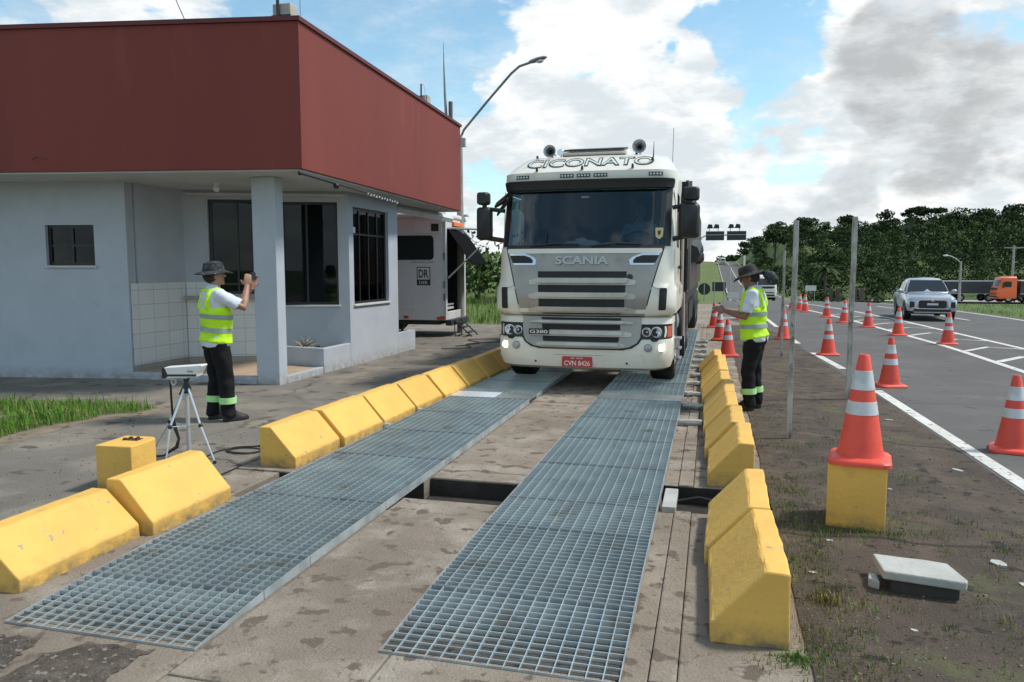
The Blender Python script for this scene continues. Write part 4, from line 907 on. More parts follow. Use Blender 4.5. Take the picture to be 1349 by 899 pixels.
mb = MB(); mb.tube([(.86, .62, 3.10), (.88, .62, 3.16), (.885, .62, 3.36)], [.022, .008, .003], 6); mb.tube([(1.07, 1.9, 3.2), (1.08, 1.9, 3.75)], .004, 5); mb.build('aerial', 'black_plastic', TL)
M('led', (.60, .68, .62), .3); M('led_green', (.25, .42, .36), .3)
for k, x in enumerate((-.90, -.265, -.035, .195, .93)):
    mb = MB(); cab.patch(mb, [(2.875, x - .092, x + .092), (2.925, x - .092, x + .092)], .012, .02, 4); l = mb.build('marker_light', 'sign_dark', TL)
    mb = MB()
    for j in range(4): u = x - .063 + .042 * j; cab.patch(mb, [(2.888, u - .013, u + .013), (2.912, u - .013, u + .013)], .0145, .004, 1)
    mb.build('led_row', 'led', l)
# roof name
sl = math.degrees(math.atan2(.23, .42)); Mx = Matrix.Translation((.0, .605, 3.108)) @ Matrix.Rotation(R_(sl + 1.5), 4, 'X')
for nm_, mt_, w_, h_, ex_, of_, bo_ in (('roof_lettering', 'sign_dark', 1.78, .30, .0012, .004, .040), ('roof_lettering_inner', 'led', 1.735, .235, .001, .0062, -.004)):
    o = text(nm_, 'CICONATO', mt_, TL, w_, h_, Mx, ex_, of_, bold=bo_)
    for v in o.data.vertices: v.co.y = cab.y(v.co.x, v.co.z) - (.012 if nm_ == 'roof_lettering' else .0145)
# grille
gedge = [(1.0, .835), (1.15, .865), (1.3, .90), (1.5, .95), (1.65, .99), (1.80, 1.035), (1.90, 1.06)]
for s in (-1, 1): mb = MB(); cab.patch(mb, [(z, min(s * (w - .01), s * (w + .014)), max(s * (w - .01), s * (w + .014))) for z, w in gedge], .006, .02, 3); mb.build('panel_gap', 'grille_dark', TL)
for s in (-1, 1): mb = MB(); cab.patch(mb, [(z, *sorted((s * (w + .016), s * (cab.at(z)[0] - .004)))) for z, w in [(1.012, .838), (1.05, .845), (1.15, .865), (1.3, .90), (1.5, .95), (1.65, .99), (1.80, 1.035), (1.88, 1.06)]], .026, .03, 14); mb.build('corner_panel', 'cab_white', TL, sharp=50)
gr = MB(); cab.patch(gr, [(1.0, -.835, .835), (1.15, -.865, .865), (1.3, -.90, .90), (1.5, -.95, .95), (1.65, -.99, .99), (1.80, -1.035, 1.035), (1.835, -1.045, 1.045)], .022, .03, 26); grille = gr.build('grille', 'grille_silver', TL, sharp=50)
mb = MB(); cab.patch(mb, [(1.83, -1.03, 1.03), (1.85, -1.05, 1.05), (1.885, -1.05, 1.05), (1.895, -1.04, 1.04)], .035, .04, 24); mb.build('grille_top_trim', 'cab_white', grille)
low = Shell([(.25, 1.10, .12, .30), (.29, 1.17, .04, .30), (.40, 1.205, .0, .30), (.60, 1.21, .0, .30), (.675, 1.205, .012, .29), (.69, 1.195, .03, .28), (.875, 1.195, .05, .28), (.885, 1.205, .03, .28), (.96, 1.20, .05, .27), (.985, 1.16, .09, .27)])
mb = MB(); mb.rings([low.ring(z, [.80, .62]) for z in (.25, .29, .40, .50, .60, .675, .69, .78, .875, .885, .96, .985)], 0, True, True); bumper = mb.build('bumper', 'cab_white', TL, sharp=32)
mb = MB(); low.patch(mb, [(.535, -.55, .55), (.56, -.68, .68), (.62, -.77, .77), (.70, -.825, .825), (.85, -.835, .835), (.985, -.83, .83)], .014, .03, 22); mb.build('grille_gap', 'grille_dark', grille)
mb = MB(); low.patch(mb, [(.555, -.52, .52), (.575, -.64, .64), (.63, -.745, .745), (.70, -.79, .79), (.85, -.805, .805), (.968, -.805, .805)], .030, .03, 22); mb.build('lower_grille', 'grille_silver', grille, sharp=50)
def slot(sh, z0, z1, h, off, name='slot'):
    mb = MB(); d = .012; sh.patch(mb, [(z0, -h + d * 1.2, h - d * 1.2), (z0 + d, -h + .002, h - .002), (z1 - .004, -h, h), (z1, -h + .004, h - .004)], off, .02, 18); mb.build(name, 'grille_dark', grille)
def bar(sh, z0, z1, h, off, hin=.13):
    mb = MB(); n = 5
    sh.patch(mb, [(z0, -h + .02, h - .02), (z0 + (z1 - z0) * .25, -h, h), (z1 - (z1 - z0) * .35, -h, h), (z1, -h + hin, h - hin)], off, off - .005, 20)
    # lip stands out further at the middle
    sh.patch(mb, [(z0 + (z1 - z0) * .3, -h + hin, h - hin), (z0 + (z1 - z0) * .75, -h + hin * .8, h - hin * .8), (z1, -h + hin * 1.05, h - hin * 1.05)], off + .045, .05, 18)
    mb.build('grille_bar', 'grille_bar', grille, sharp=28)
for z0, z1, h in ((1.500, 1.588, .60), (1.303, 1.406, .59), (1.108, 1.215, .58), (1.012, 1.0195, .53)): slot(cab, z0, z1, h, .026)
for z0, z1 in ((1.405, 1.50), (1.217, 1.305), (1.03, 1.11)): bar(cab, z0, z1, .72, .036)
slot(low, .80, .872, .53, .034); slot(low, .642, .708, .515, .034); slot(low, .935, .962, .54, .034); bar(low, .713, .795, .68, .044); bar(low, .575, .637, .60, .044, .10); bar(low, .878, .93, .70, .044)
for s in (-1, 1):
    f = lambda a, b: (min(s * a, s * b), max(s * a, s * b))
    mb = MB(); cab.patch(mb, [(1.675, *f(.945, .65)), (1.685, *f(.955, .635)), (1.705, *f(.97, .635)), (1.735, *f(.985, .625)), (1.775, *f(1.0, .66)), (1.81, *f(1.015, .74)), (1.83, *f(1.02, .80))], .030, .02, 8); iv = mb.build('corner_intake', 'chrome', grille, sharp=60)
    mb = MB(); cab.patch(mb, [(1.70, *f(.965, .68)), (1.74, *f(.985, .68)), (1.775, *f(1.0, .715)), (1.803, *f(1.012, .80))], .036, .02, 8); mb.build('intake_mesh', 'grille_dark', iv)
    mb = MB(); cab.patch(mb, [(1.075, *f(1.025, 1.105)), (1.10, *f(1.02, 1.115)), (1.34, *f(1.03, 1.125)), (1.375, *f(1.045, 1.11))], .030, .02, 5); mb.build('side_vent', 'grille_dark', TL)
    mb = MB(); cab.patch(mb, [(1.37, *f(.99, 1.13)), (1.40, *f(.94, 1.14)), (1.425, *f(1.02, 1.15))], .046, .03, 6); mb.build('vent_lip', 'cab_white', TL)
    # headlights
    mb = MB(); low.patch(mb, [(.688, *f(.80, 1.185)), (.70, *f(.795, 1.19)), (.865, *f(.81, 1.19)), (.877, *f(.82, 1.185))], .020, .03, 12); hl = mb.build('headlight', 'black_plastic', TL, sharp=60)
    for x, r in ((.875, .062), (1.0, .072)):
        mb = MB(); mb.lathe([(r, .02), (r * 1.02, -.012), (r * .88, -.018), (r * .7, .004), (r * .35, .012), (.001, -.01)], (s * x, low.y(x, .78) - .024, .78), 'y', 20); mb.build('lamp_lens', 'lens', hl)
    mb = MB(); low.patch(mb, [(.71, *f(1.095, 1.115)), (.78, *f(1.105, 1.13)), (.855, *f(1.10, 1.12))], .032, .012, 2); mb.build('side_light', 'white_paint', hl)
    if s > 0: mb = MB(); low.patch(mb, [(.71, 1.135, 1.185), (.855, 1.135, 1.185)], .03, .012, 3); mb.build('indicator', 'indicator', hl)
    for x, mt, r in ((1.06, 'lamp_on', .048), (.895, 'lens', .047)):
        mb = MB(); mb.lathe([(r * 1.18, .02), (r * 1.18, -.008), (r, -.010)], (s * x, low.y(x, .57) - .002, .57), 'y', 20); fl_ = mb.build('fog_lamp', 'steel_dark' if mt == 'lens' else 'cab_white', TL)
        mb = MB(); mb.lathe([(r, .02), (r, -.009), (r * .6, -.016), (.001, -.019)], (s * x, low.y(x, .57) - .002, .57), 'y', 20); mb.build('lamp_lens', mt if mt == 'lamp_on' else 'rim_grey', fl_)
    mb = MB(); low.patch(mb, [(.655, *f(.945, 1.015)), (.69, *f(.92, 1.04))], .012, .02, 3); mb.build('bumper_notch', 'black_plastic', bumper)
    mb = MB(); x = s * .62; mb.lathe([(.016, .01), (.016, -.006), (.001, -.006)], (x, low.y(x, .355), .355), 'y', 10); mb.build('tow_hole', 'black_plastic', bumper)
    # mirrors
    x0, x1 = (-1.56, -1.35) if s < 0 else (1.245, 1.515); xc = (x0 + x1) / 2; hw = (x1 - x0) / 2
    mr = bpy.data.objects.new('mirror', None); COL.objects.link(mr); mr.parent = TL; mr.location = (xc, .42, 2.0)
    def rbox(mb, cx_, w, z0, z1, d, n=14):
        rr = []
        for u, q in ((-d, .72), (-d * .6, .97), (0, 1.0), (d * .7, .98), (d, .9)):
            rr.append([(cx_ + (x - 0) * q, u, (z0 + z1) / 2 + (z - (z0 + z1) / 2) * (1 - (1 - q) * .6)) for x, z in rrect(-w, w, z0, z1, min(w, (z1 - z0) / 2) * .45, 4)])
        mb.rings(rr, 0, True, True)
    mb = MB(); rbox(mb, 0, hw, .03, .50, .09); rbox(mb, .015 * s, hw * .82, .53, .71, .09); mb.tube([(0.0, 0, .48), (0.0, 0, .56)], .035, 8); mb.build('mirror_housing', 'black_plastic', mr, sharp=55)
    mb = MB(); a = s * 1.16 - xc; mb.tube([(a, .0, .44), (-s * hw * .7, 0.02, .47)], .03, 8); mb.build('mirror_arm', 'black_plastic', mr); mb = MB(); mb.tube([(a, .0, .02), (-s * hw * .4, .02, .06)], .035, 8); mb.build('mirror_arm', 'black_plastic', mr)
# letters and badges
text('grille_lettering', 'SCANIA', 'letter_silver', grille, .72, .118, FRONT(0, cab.y(0, 1.735) - .024, 1.735, -13), .016, bold=.035)
mb = MB(); x = .64; mb.lathe([(.042, .01), (.042, -.008), (.034, -.012), (.001, -.012)], (x, cab.y(x, 1.51) - .026, 1.51), 'y', 16); mb.build('round_badge', 'sign_dark', grille)
mb = MB(); low.patch(mb, [(.735, -.70, -.42), (.805, -.70, -.42)], .105, .06, 4); bd = mb.build('model_badge', 'grille_dark', grille); text('badge_lettering', 'G380', 'white_paint', bd, .25, .046, FRONT(-.56, low.y(-.56, .77) - .107, .770) @ Matrix.Rotation(R_(-4), 4, 'Y'), .004, bold=.015)
M('plate_red', (.50, .035, .035), .45)
mb = MB(); mb.prism(rrect(-.245, .165, .295, .435, .018), 'y', low.y(0, .36) - .02, low.y(0, .36) - .006); pl = mb.build('number_plate', 'plate_red', TL)
yp = low.y(0, .36) - .021
text('plate_lettering', 'CVN 8426', 'white_paint', pl, .35, .068, FRONT(-.04, yp, .345), .002, bold=.02)
mb = MB()
for k in range(9): u = -.125 + .019 * k; mb.box(u, u + .012, yp - .001, yp + .004, .405, .418) if k != 3 else None
mb.build('plate_line', 'white_paint', pl)
mb = MB(); low.patch(mb, [(.452, -.35, .30), (.458, -.35, .30)], .004, .01, 8); mb.build('bumper_crease', 'grille_silver', bumper)
mb = MB()
for s in (-.58, .58): low.patch(mb, [(.27, s - .004, s + .004), (.54, s - .004, s + .004)], .003, .01, 1)
mb.build('bumper_seam', 'grille_dark', bumper)
# wipers, stickers
mb = MB()
for x0, x1 in ((-.72, -.05), (.12, .78)):
    mb.tube([(x0, cab.y(x0, 1.93) - .03, 1.93), ((x0 + x1) / 2, cab.y((x0 + x1) / 2, 1.965) - .035, 1.965), (x1, cab.y(x1, 1.955) - .03, 1.955)], .012, 6)
mb.tube([(-.52, cab.y(-.5, 1.92) - .03, 1.92), (-.5, cab.y(-.5, 2.12) - .03, 2.12)], .007, 5)
mb.build('wiper', 'black_plastic', TL)
mb = MB(); x = 1.0; P0 = [(2.02, -.01, .01), (2.05, -.045, .045), (2.15, -.052, .052), (2.17, -.048, .048)]; cab.patch(mb, [(z, x + a, x + b) for z, a, b in P0], .014, .003, 3); st = mb.build('shield_sticker', M('sticker', (.60, .48, .22), .5), TL)
mb = MB(); cab.patch(mb, [(2.07, x - .012, x + .012), (2.13, x - .022, x + .022)], .0155, .001, 2); mb.build('sticker_mark', 'sign_dark', st)
mb = MB(); x = -.84; cab.patch(mb, [(2.40, x - .05, x - .02), (2.47, x - .12, x + .05), (2.57, x - .13, x + .12), (2.63, x - .06, x + .10)], -.03, .01, 4); mb.build('hanging_pennant', 'grille_dark', TL)
mb = MB(); cab.patch(mb, [(2.595, -.06, .04), (2.615, -.06, .04)], .013, .002, 3); mb.build('windscreen_label', 'white_paint', TL)
# cab interior
mb = MB(); mb.box(-1.1, 1.1, .42, .95, 1.55, 1.90); mb.box(-1.1, 1.1, 2.02, 2.12, 1.0, 3.15); mb.box(-1.14, 1.14, .5, 2.1, 1.05, 1.2); mb.box(-1.1, 1.1, .6, 2.1, 2.95, 2.99); mb.build('cab_interior', 'interior', TL)
for x in (-.62, .66):
    mb = MB(); mb.box(x - .27, x + .27, 1.15, 1.65, 1.2, 1.72); mb.box(x - .26, x + .26, 1.55, 1.72, 1.72, 2.42); mb.box(x - .15, x + .15, 1.56, 1.70, 2.43, 2.62); mb.build('seat', 'seat_cloth', TL, bevel=.04)
mb = MB(); c = Vector((.66, .95, 1.98)); q = Matrix.Rotation(R_(50), 3, 'X'); mb.tube([c + q @ Vector((.23 * math.cos(a), .23 * math.sin(a), 0)) for a in [2 * math.pi * k / 24 for k in range(25)]], .018, 6, cap=False); mb.tube([c, c + Vector((0, -.12, -.14))], .04, 8); mb.build('steering_wheel', 'black_plastic', TL)
# chassis, steps, wheels, stacks
mb = MB()
for x in (-.42, .42): mb.box(x - .05, x + .05, .85, 5.6, .62, .88)
mb.box(-.45, .45, .85, 2.2, .40, 1.0); mb.box(-.8, .8, 1.12, 1.28, .38, .52); mb.box(-1.14, 1.14, .82, 2.12, .98, 1.045); mb.box(-.3, .3, 4.0, 5.5, .35, .6); mb.build('chassis', 'grille_dark', TL)
mb = MB()
for s in (-1, 1):
    a = .0
    pts = [(math.cos(R_(k * 12)) * .60 + 1.22, math.sin(R_(k * 12)) * .60 + .48) for k in range(16)]
    for (y0, z0), (y1, z1) in zip(pts, pts[1:]):
        x0, x1 = sorted((s * .88, s * 1.19)); mb.add([(x0, y0, z0), (x1, y0, z0), (x1, y1, z1), (x0, y1, z1), (x0, y0 * 1.0, z0 + .03), (x1, y0, z0 + .03), (x1, y1, z1 + .03), (x0, y1, z1 + .03)], [(0, 1, 2, 3), (4, 7, 6, 5), (1, 5, 6, 2), (0, 3, 7, 4)])
mb.build('mudguard', 'black_plastic', TL)
for s in (-1, 1):
    mb = MB(); x0, x1 = sorted((s * 1.19, s * 1.30))
    for z in (.36, .50, .64): mb.box(x0, x1, .62, .90, z, z + .025)
    for y in (.62, .88): mb.box(x0 + .04, x1 - .03, y, y + .025, .36, .66)
    mb.build('side_step', 'steel_dark' if s < 0 else 'rim_grey', TL, bevel=.006)
wheel(TL, -1.03, 1.22, .50, .34); wheel(TL, 1.03, 1.22, .50, .34)
for y in (4.1, 5.4):
    for x in (-.98, .98): wheel(TL, x, y, .50, .52)
mb = MB(); mb.box(.92, 1.12, 2.25, 2.55, 1.3, 3.02); mb.build('air_intake', 'black_plastic', TL, bevel=.05); mb = MB(); mb.box(-1.1, -.9, 2.25, 2.55, 1.3, 2.9); mb.build('exhaust_stack', 'black_plastic', TL, bevel=.05)
mb = MB(); mb.lathe([(0, 2.4), (.3, 2.4), (.3, 3.4), (0, 3.4)], (.86, 0, .72), 'y', 20); mb.build('fuel_tank', 'rim_grey', TL)
mb = MB(); mb.tube([(1.26, 2.3, .55), (1.26, 2.3, 1.25)], .025, 6); mb.tube([(1.24, 2.12, 1.15), (1.24, 2.12, 2.5)], .02, 6); mb.build('grab_rail', M('rail_tan', (.42, .33, .28), .5), TL)
# semi trailer with board sides
M('trailer_wood', (.30, .15, .085), .8, var=((.40, .22, .13), 3, .4, .7), stretch=(1, .3, 4)); M('trailer_grey', (.27, .255, .235), .75, var=((.17, .155, .14), 2, .4, .7), stretch=(1, 4, .4))
tr = thing('trailer', 'grey ribbed cargo trailer with brown side boards coupled behind the white cab', 'trailer', (-1.655, 13.0, .055))
mb = MB(); mb.box(-1.24, 1.24, 0, 11.5, 1.05, 1.2); mb.box(-1.24, 1.24, 0.0, .08, 1.2, 3.05); mb.build('frame', 'grille_dark', tr)
mb = MB()
for s in (-1, 1): x0, x1 = sorted((s * 1.20, s * 1.25)); mb.box(x0, x1, .085, 11.5, 1.95, 3.08)
for k in range(14):
    for s in (-1, 1): x0, x1 = sorted((s * 1.252, s * 1.30)); mb.box(x0, x1, .2 + k * .85, .32 + k * .85, 1.25, 3.08)
mb.build('side_panel', 'trailer_grey', tr)
mb = MB()
for s in (-1, 1): x0, x1 = sorted((s * 1.20, s * 1.248)); mb.box(x0, x1, .3, 11.5, 1.22, 1.94)
mb.build('side_board', 'trailer_wood', tr)
mb = MB(); r = random.Random(4)
mb.tube(spline([(1.30 + r.uniform(-.02, .05), .4 + .35 * k, 1.95 + r.uniform(-.10, .12)) for k in range(16)], 3), [.11 + r.random() * .05 for k in range(46)], 8)
mb.build('rolled_tarp', 'sign_dark', tr)
for y in (8.2, 9.4, 10.6):
    for x in (-1.0, 1.0): wheel(tr, x, y, .50, .5)
mb = MB(); mb.box(-.5, .5, 1.5, 11.4, .75, 1.04); mb.box(.95, 1.2, 3.6, 6.6, .45, .9); mb.build('underframe', 'grille_dark', tr)
o = MB(); r = random.Random(2)
for c in ((-.30, .68, 1.96, .17), (-.05, .66, 1.97, .17), (.20, .70, 1.95, .14), (-.18, .70, 2.04, .10)): o.ball((c[0], c[1], c[2]), c[3], c[3] * .6, c[3] * .55, 12, 8)
o = o.build('dashboard_cloth', M('cloth_pale', (.62, .58, .53), .9), None); remesh(o, .02, 3); o.location = (-1.62, 10.02, .02); tag(o, 'pale soft bundle lying on the truck dashboard behind the windscreen', 'cloth bundle')
# ------------------------------------------------------------------ people
def hand(mb, w, d, n, side, curl=0.5, spread=0.0, thumb_up=None):
    """palm and five fingers; w wrist, d pointing direction, n palm normal (the side the fingers curl to)"""
    d = Vector(d).normalized(); n = Vector(n); n = (n - d * n.dot(d)).normalized(); s = d.cross(n) * side   # s: towards the thumb
    w = Vector(w)
    for k in range(4):
        o = (k - 1.5) * .019
        mb.tube([w + d * .0 - s * o * .5, w + d * .045 - s * o * .9, w + d * .088 - s * o], [.016, .017, .0125], 8, ry=[.013, .015, .0115])
        l = (.068, .078, .073, .056)[k]; b = w + d * .086 - s * o; pts = [b]; a = 0
        dr = (d - s * o * spread * 4).normalized()
        for q in range(3): a += curl * (.45 + .35 * q); b = b + (dr * math.cos(a) + n * math.sin(a)) * l * (.42, .33, .25)[q]; pts.append(b)
        mb.tube(pts, [.0105, .0095, .0088, .0075], 8)
    t0 = w + d * .022 + s * .022; td = (d * .55 + s * .75 + n * .25).normalized(); t2 = (d * .8 + s * .35 + n * .45).normalized()
    mb.tube([w + d * .01 + s * .008, t0 + td * .02, t0 + td * .045, t0 + td * .045 + t2 * .028], [.015, .0145, .012, .009], 8)
def person(label, loc, rz, J, skin='skin', hat='camo', group=None, vest=True, head_pitch=0.0, head_yaw=0.0, height=1.0, curl=.6, palms=None, shirtm='shirt', wide=1.0):
    t = thing('person', label, 'person', loc, R_(rz), group); t.scale = (height * wide, height * (1 + (wide - 1) * .6), height)
    T = [(.80, .150, .110, -.01), (.86, .168, .122, -.015), (.95, .160, .118, 0), (1.05, .158, .118, .01), (1.18, .172, .122, .008), (1.30, .183, .118, 0), (1.38, .178, .105, -.01), (1.43, .140, .085, -.015), (1.465, .085, .066, -.012), (1.49, .058, .058, -.005)]
    lean = J.get('lean', 0.0)
    def ty(z): return lean * max(0, z - .85)
    def ring(z):
        for a, b in zip(T, T[1:]):
            if z <= b[0]: u = (z - a[0]) / (b[0] - a[0]); return tuple(a[i] + (b[i] - a[i]) * u for i in (1, 2, 3))
        return T[-1][1:]
    def torso(mb, z0, z1, off, n=14, trim=None):
        pts = []; ra = []; rb = []
        for i in range(n + 1):
            z = z0 + (z1 - z0) * i / n; rx, ry, yo = ring(z); o = off(z) if callable(off) else off
            pts.append((0, yo + ty(z), z)); ra.append(rx + o); rb.append(ry + o)
        mb.tube(pts, rb if False else ra, 24, ry=rb, up=(0, 1, 0)); return mb
    sh = [Vector((s * .175, ty(1.40) - .01, 1.395)) for s in (-1, 1)]
    hips = [Vector((s * .088, -.01, .86)) for s in (-1, 1)]
    el = [Vector(J['elbow_l']), Vector(J['elbow_r'])]; wr = [Vector(J['wrist_l']), Vector(J['wrist_r'])]
    kn = [Vector(J.get('knee_l', (-.095, .03, .47))), Vector(J.get('knee_r', (.10, .04, .47)))]; an = [Vector(J.get('ankle_l', (-.10, -.03, .09))), Vector(J.get('ankle_r', (.11, .04, .09)))]
    mb = MB(); torso(mb, .80, 1.49, 0)
    hc = Vector((0, ty(1.5) + .005, 1.50)); HM = Matrix.Translation(hc) @ Matrix.Rotation(R_(head_yaw), 4, 'Z') @ Matrix.Rotation(R_(-head_pitch), 4, 'X')
    mb.tube([(0, ty(1.44) - .01, 1.42), tuple(hc + Vector((0, .005, .0))), tuple(HM @ Vector((0, .0, .06)))], [.062, .056, .054], 14)
    hd = MB(); hd.ball((0, .010, .125), .076, .095, .105, 18, 12); hd.ball((0, .052, .048), .050, .048, .050, 14, 8); hd.ball((0, .040, .08), .062, .060, .07, 14, 8)
    hd.tube([(0, .100, .125), (0, .118, .092), (0, .108, .083)], [.010, .016, .012], 8); hd.tube([(-.022, .094, .052), (0, .101, .053), (.022, .094, .052)], .009, 6); hd.ball((0, .090, .018), .026, .018, .02)
    hd.tube([(-.05, .088, .140), (0, .102, .142), (.05, .088, .140)], .011, 6)
    for s in (-1, 1): hd.ball((s * .078, .0, .095), .012, .022, .034, 10, 6)
    hd.xform(HM); mb.add(hd.v, hd.f, 0, True)
    for s in (0, 1):
        u = sh[s]; mb.tube([tuple(u + Vector(((1 - 2 * s) * .07, 0, .0))), u, u.lerp(el[s], .35), u.lerp(el[s], .75), el[s], el[s].lerp(wr[s], .3), el[s].lerp(wr[s], .75), wr[s]], [.062, .058, .051, .043, .040, .043, .033, .027], 12)
        d, n = (palms[s] if palms else (wr[s] - el[s], Vector((1 - 2 * s, 0, -.3))))
        hand(mb, wr[s], d, n, J.get('thumb', (1, 1))[s], curl)
        mb.tube([hips[s] + Vector((0, 0, .06)), hips[s], hips[s].lerp(kn[s], .4), kn[s], kn[s].lerp(an[s], .35), an[s]], [.085, .088, .078, .055, .058, .038], 12)
        mb.tube([an[s], an[s] + Vector((0, .05, -.05)), an[s] + Vector((0, .16, -.06))], [.04, .04, .03], 8)
    b = mb.build('body', skin, t); remesh(b, .0075, 2)
    for s in (-1, 1):
        e = MB(); e.ball((s * .031, .094, .118), .0095, seg=8, rg=6); e.xform(HM); e.build('eye', 'eye', t)
    # hair
    hm = MB(); hm.ball((0, -.006, .135), .082, .094, .098, 16, 10); hm.xform(HM); hm.v = [p if True else p for p in hm.v]
    hm2 = MB(); hm2.ball((0, -.030, .105), .080, .078, .085, 16, 10); hm2.xform(HM); hm2.build('hair', 'hair', t)
    # trousers with folds
    mb = MB(); torso(mb, .80, .955, .014, 6)
    for s in (0, 1):
        a, k, h = an[s], kn[s], hips[s]
        mb.tube([h + Vector((0, 0, .05)), h, h.lerp(k, .35), h.lerp(k, .75), k, k.lerp(a, .3), k.lerp(a, .7), a + Vector((0, -.005, .03)), a + Vector((0, 0, -.035))], [.098, .105, .098, .085, .080, .079, .074, .070, .074], 14)
    o = mb.build('trousers', 'trousers', t); remesh(o, .014, 4, (.016, 12))
    for s in (0, 1):
        k, a = kn[s], an[s]; p0, p1 = k.lerp(a, .52), k.lerp(a, .70); mb = MB(); mb.tube([p0, p0.lerp(p1, .5), p1], [.090, .090, .089], 18); mb.build('leg_band', 'band_green', t) if vest else None
        mb = MB(); mb.rings([[(a.x + .0 + w * math.cos(q), a.y + yo + l * math.sin(q), a.z - .09 + z) for q in [2 * math.pi * i / 16 for i in range(16)]] for z, w, l, yo in ((0, .048, .135, .075), (.03, .050, .138, .075), (.055, .045, .125, .066), (.085, .044, .085, .03), (.13, .046, .060, .0))]); mb.build('boot', 'boot', t)
    # shirt
    mb = MB(); torso(mb, .835, 1.475, lambda z: .013 + .013 * smoothstep(1.0, .93, z), 16)
    for s in (0, 1):
        u, e_ = sh[s], el[s]; mb.tube([tuple(u + Vector(((1 - 2 * s) * .08, 0, .005))), u + Vector((0, 0, .004)), u.lerp(e_, .3), u.lerp(e_, .62), u.lerp(e_, .80)], [.066, .073, .071, .069, .070], 14)
    mb.tube([(0, ty(1.45) - .012, 1.44), (0, ty(1.5) - .004, 1.505)], [.078, .066], 14)
    o = mb.build('shirt', shirtm, t); remesh(o, .011, 3, (.011, 15))
    if vest:
        mb = MB(); torso(mb, .875, 1.462, lambda z: .030 - .055 * smoothstep(1.22, 1.34, z) * (1 - smoothstep(1.395, 1.44, z)) + .012 * smoothstep(.95, .875, z), 22)
        for s in (-1, 1): mb.tube([(s * .105, ty(1.3) + .11, 1.24), (s * .118, ty(1.4) + .078, 1.40), (s * .12, ty(1.45) - .01, 1.462), (s * .12, ty(1.4) - .088, 1.40), (s * .11, ty(1.3) - .112, 1.24)], [.035, .032, .030, .032, .035], 10, ry=[.022] * 5, up=(1, 0, 0))
        o = mb.build('vest', 'hivis', t); remesh(o, .011, 3, (.013, 11))
        for z0, z1 in ((1.135, 1.185), (.99, 1.04)):
            mb = MB(); mb.rings([[(( ring(z)[0] + .036 + ww) * math.cos(q), ring(z)[2] + ty(z) + (ring(z)[1] + .036 + ww) * math.sin(q), z - .012 * math.sin(q + .4)) for q in [2 * math.pi * i / 32 for i in range(32)]] for z, ww in ((z0, -.012), (z0 + .002, .002), (z1 - .002, .002), (z1, -.012))], cap=False); mb.build('reflective_band', 'band_silver', t, sharp=60)
    if hat:
        mb = MB(); mb.lathe([(.0, .262), (.060, .258), (.088, .240), (.097, .20), (.104, .158), (.150, .142), (.178, .128), (.176, .122), (.148, .135), (.100, .150), (.0, .158)], (0, .002, 0), 'z', 24)
        mb.v = [(x * .93, y * 1.08 + .004, z + .012 * math.sin(3 * math.atan2(y, x)) * max(0, math.hypot(x, y) - .1) * 9) for x, y, z in mb.v]; mb.xform(HM); h = mb.build('hat', hat, t)
    return t
person('man in yellow vest and camouflage hat holding up a phone beside the building pillar', (-5.25, 7.22, 0), -38,
       dict(elbow_r=(.245, .20, 1.255), wrist_r=(.130, .285, 1.485), elbow_l=(-.215, .27, 1.245), wrist_l=(-.065, .405, 1.465), lean=-.02, ankle_l=(-.10, -.03, .09), ankle_r=(.10, .06, .09), knee_l=(-.10, .0, .47), knee_r=(.10, .05, .47), thumb=(1, 1)),
       'skin', 'camo', 'men in high visibility vests', head_pitch=-3, height=1.0, curl=.55, wide=1.09,
       palms=[(Vector((.10, .16, 1)), Vector((.9, .35, 0))), (Vector((-.10, .14, 1)), Vector((-.9, .35, 0)))])
p2 = person('man in yellow vest and dark brimmed hat standing behind the right row of kerb blocks', (.50, 9.42, 0), 78,
       dict(elbow_l=(-.215, .075, 1.135), wrist_l=(-.13, .315, 1.20), elbow_r=(.215, .10, 1.14), wrist_r=(.06, .345, 1.20), lean=.03, ankle_l=(-.09, .02, .09), ankle_r=(.09, -.03, .09), knee_l=(-.09, .04, .47), knee_r=(.09, .0, .47), thumb=(1, 1)),
       'skin_dark', 'hat_dark', 'men in high visibility vests', head_pitch=20, height=.985, curl=.75, wide=1.07,
       palms=[(Vector((.15, 1, .22)), Vector((.75, .2, -.5))), (Vector((-.1, 1, .25)), Vector((-.75, .2, -.5)))])
mb = MB(); mb.ball((.0, -.165, 1.60), .085, .07, .075, 14, 10); mb.ball((.03, -.20, 1.57), .05, .05, .06); mb.ball((0, -.13, 1.635), .07, .06, .05); o = mb.build('hat_flap', 'camo', p2); remesh(o, .012, 3, (.012, 25))
for z in (0,):
    pass
M('shirt_blue', (.22, .30, .36), .8)
person('driver in a pale blue shirt sitting at the wheel inside the truck cab', (-1.705 + .66, 10.15 + 1.36, .885), 180,
       dict(elbow_l=(-.25, .22, 1.16), wrist_l=(-.20, .38, 1.26), elbow_r=(.25, .22, 1.16), wrist_r=(.20, .38, 1.26), lean=.10, knee_l=(-.14, .42, .90), knee_r=(.14, .42, .90), ankle_l=(-.14, .52, .50), ankle_r=(.14, .52, .50)), 'skin', None, None, vest=False, head_yaw=8, shirtm='shirt_blue')
# phone held by the photographing man
Mp = Matrix.Translation((-5.25, 7.22, 0)) @ Matrix.Rotation(R_(-38), 4, 'Z') @ Matrix.Diagonal((1.09, 1.05, 1, 1))
t = thing('smartphone', 'black smartphone held up in both hands in front of the camouflage hat', 'phone', tuple(Mp @ Vector((0.035, .385, 1.555))), R_(-38))
MB().box(-.079, .079, -.005, .005, 0, .082).build('body', 'black_plastic', t, bevel=.004); MB().box(-.074, .074, -.0065, -.0052, .005, .077).build('screen', 'glass_car', t)
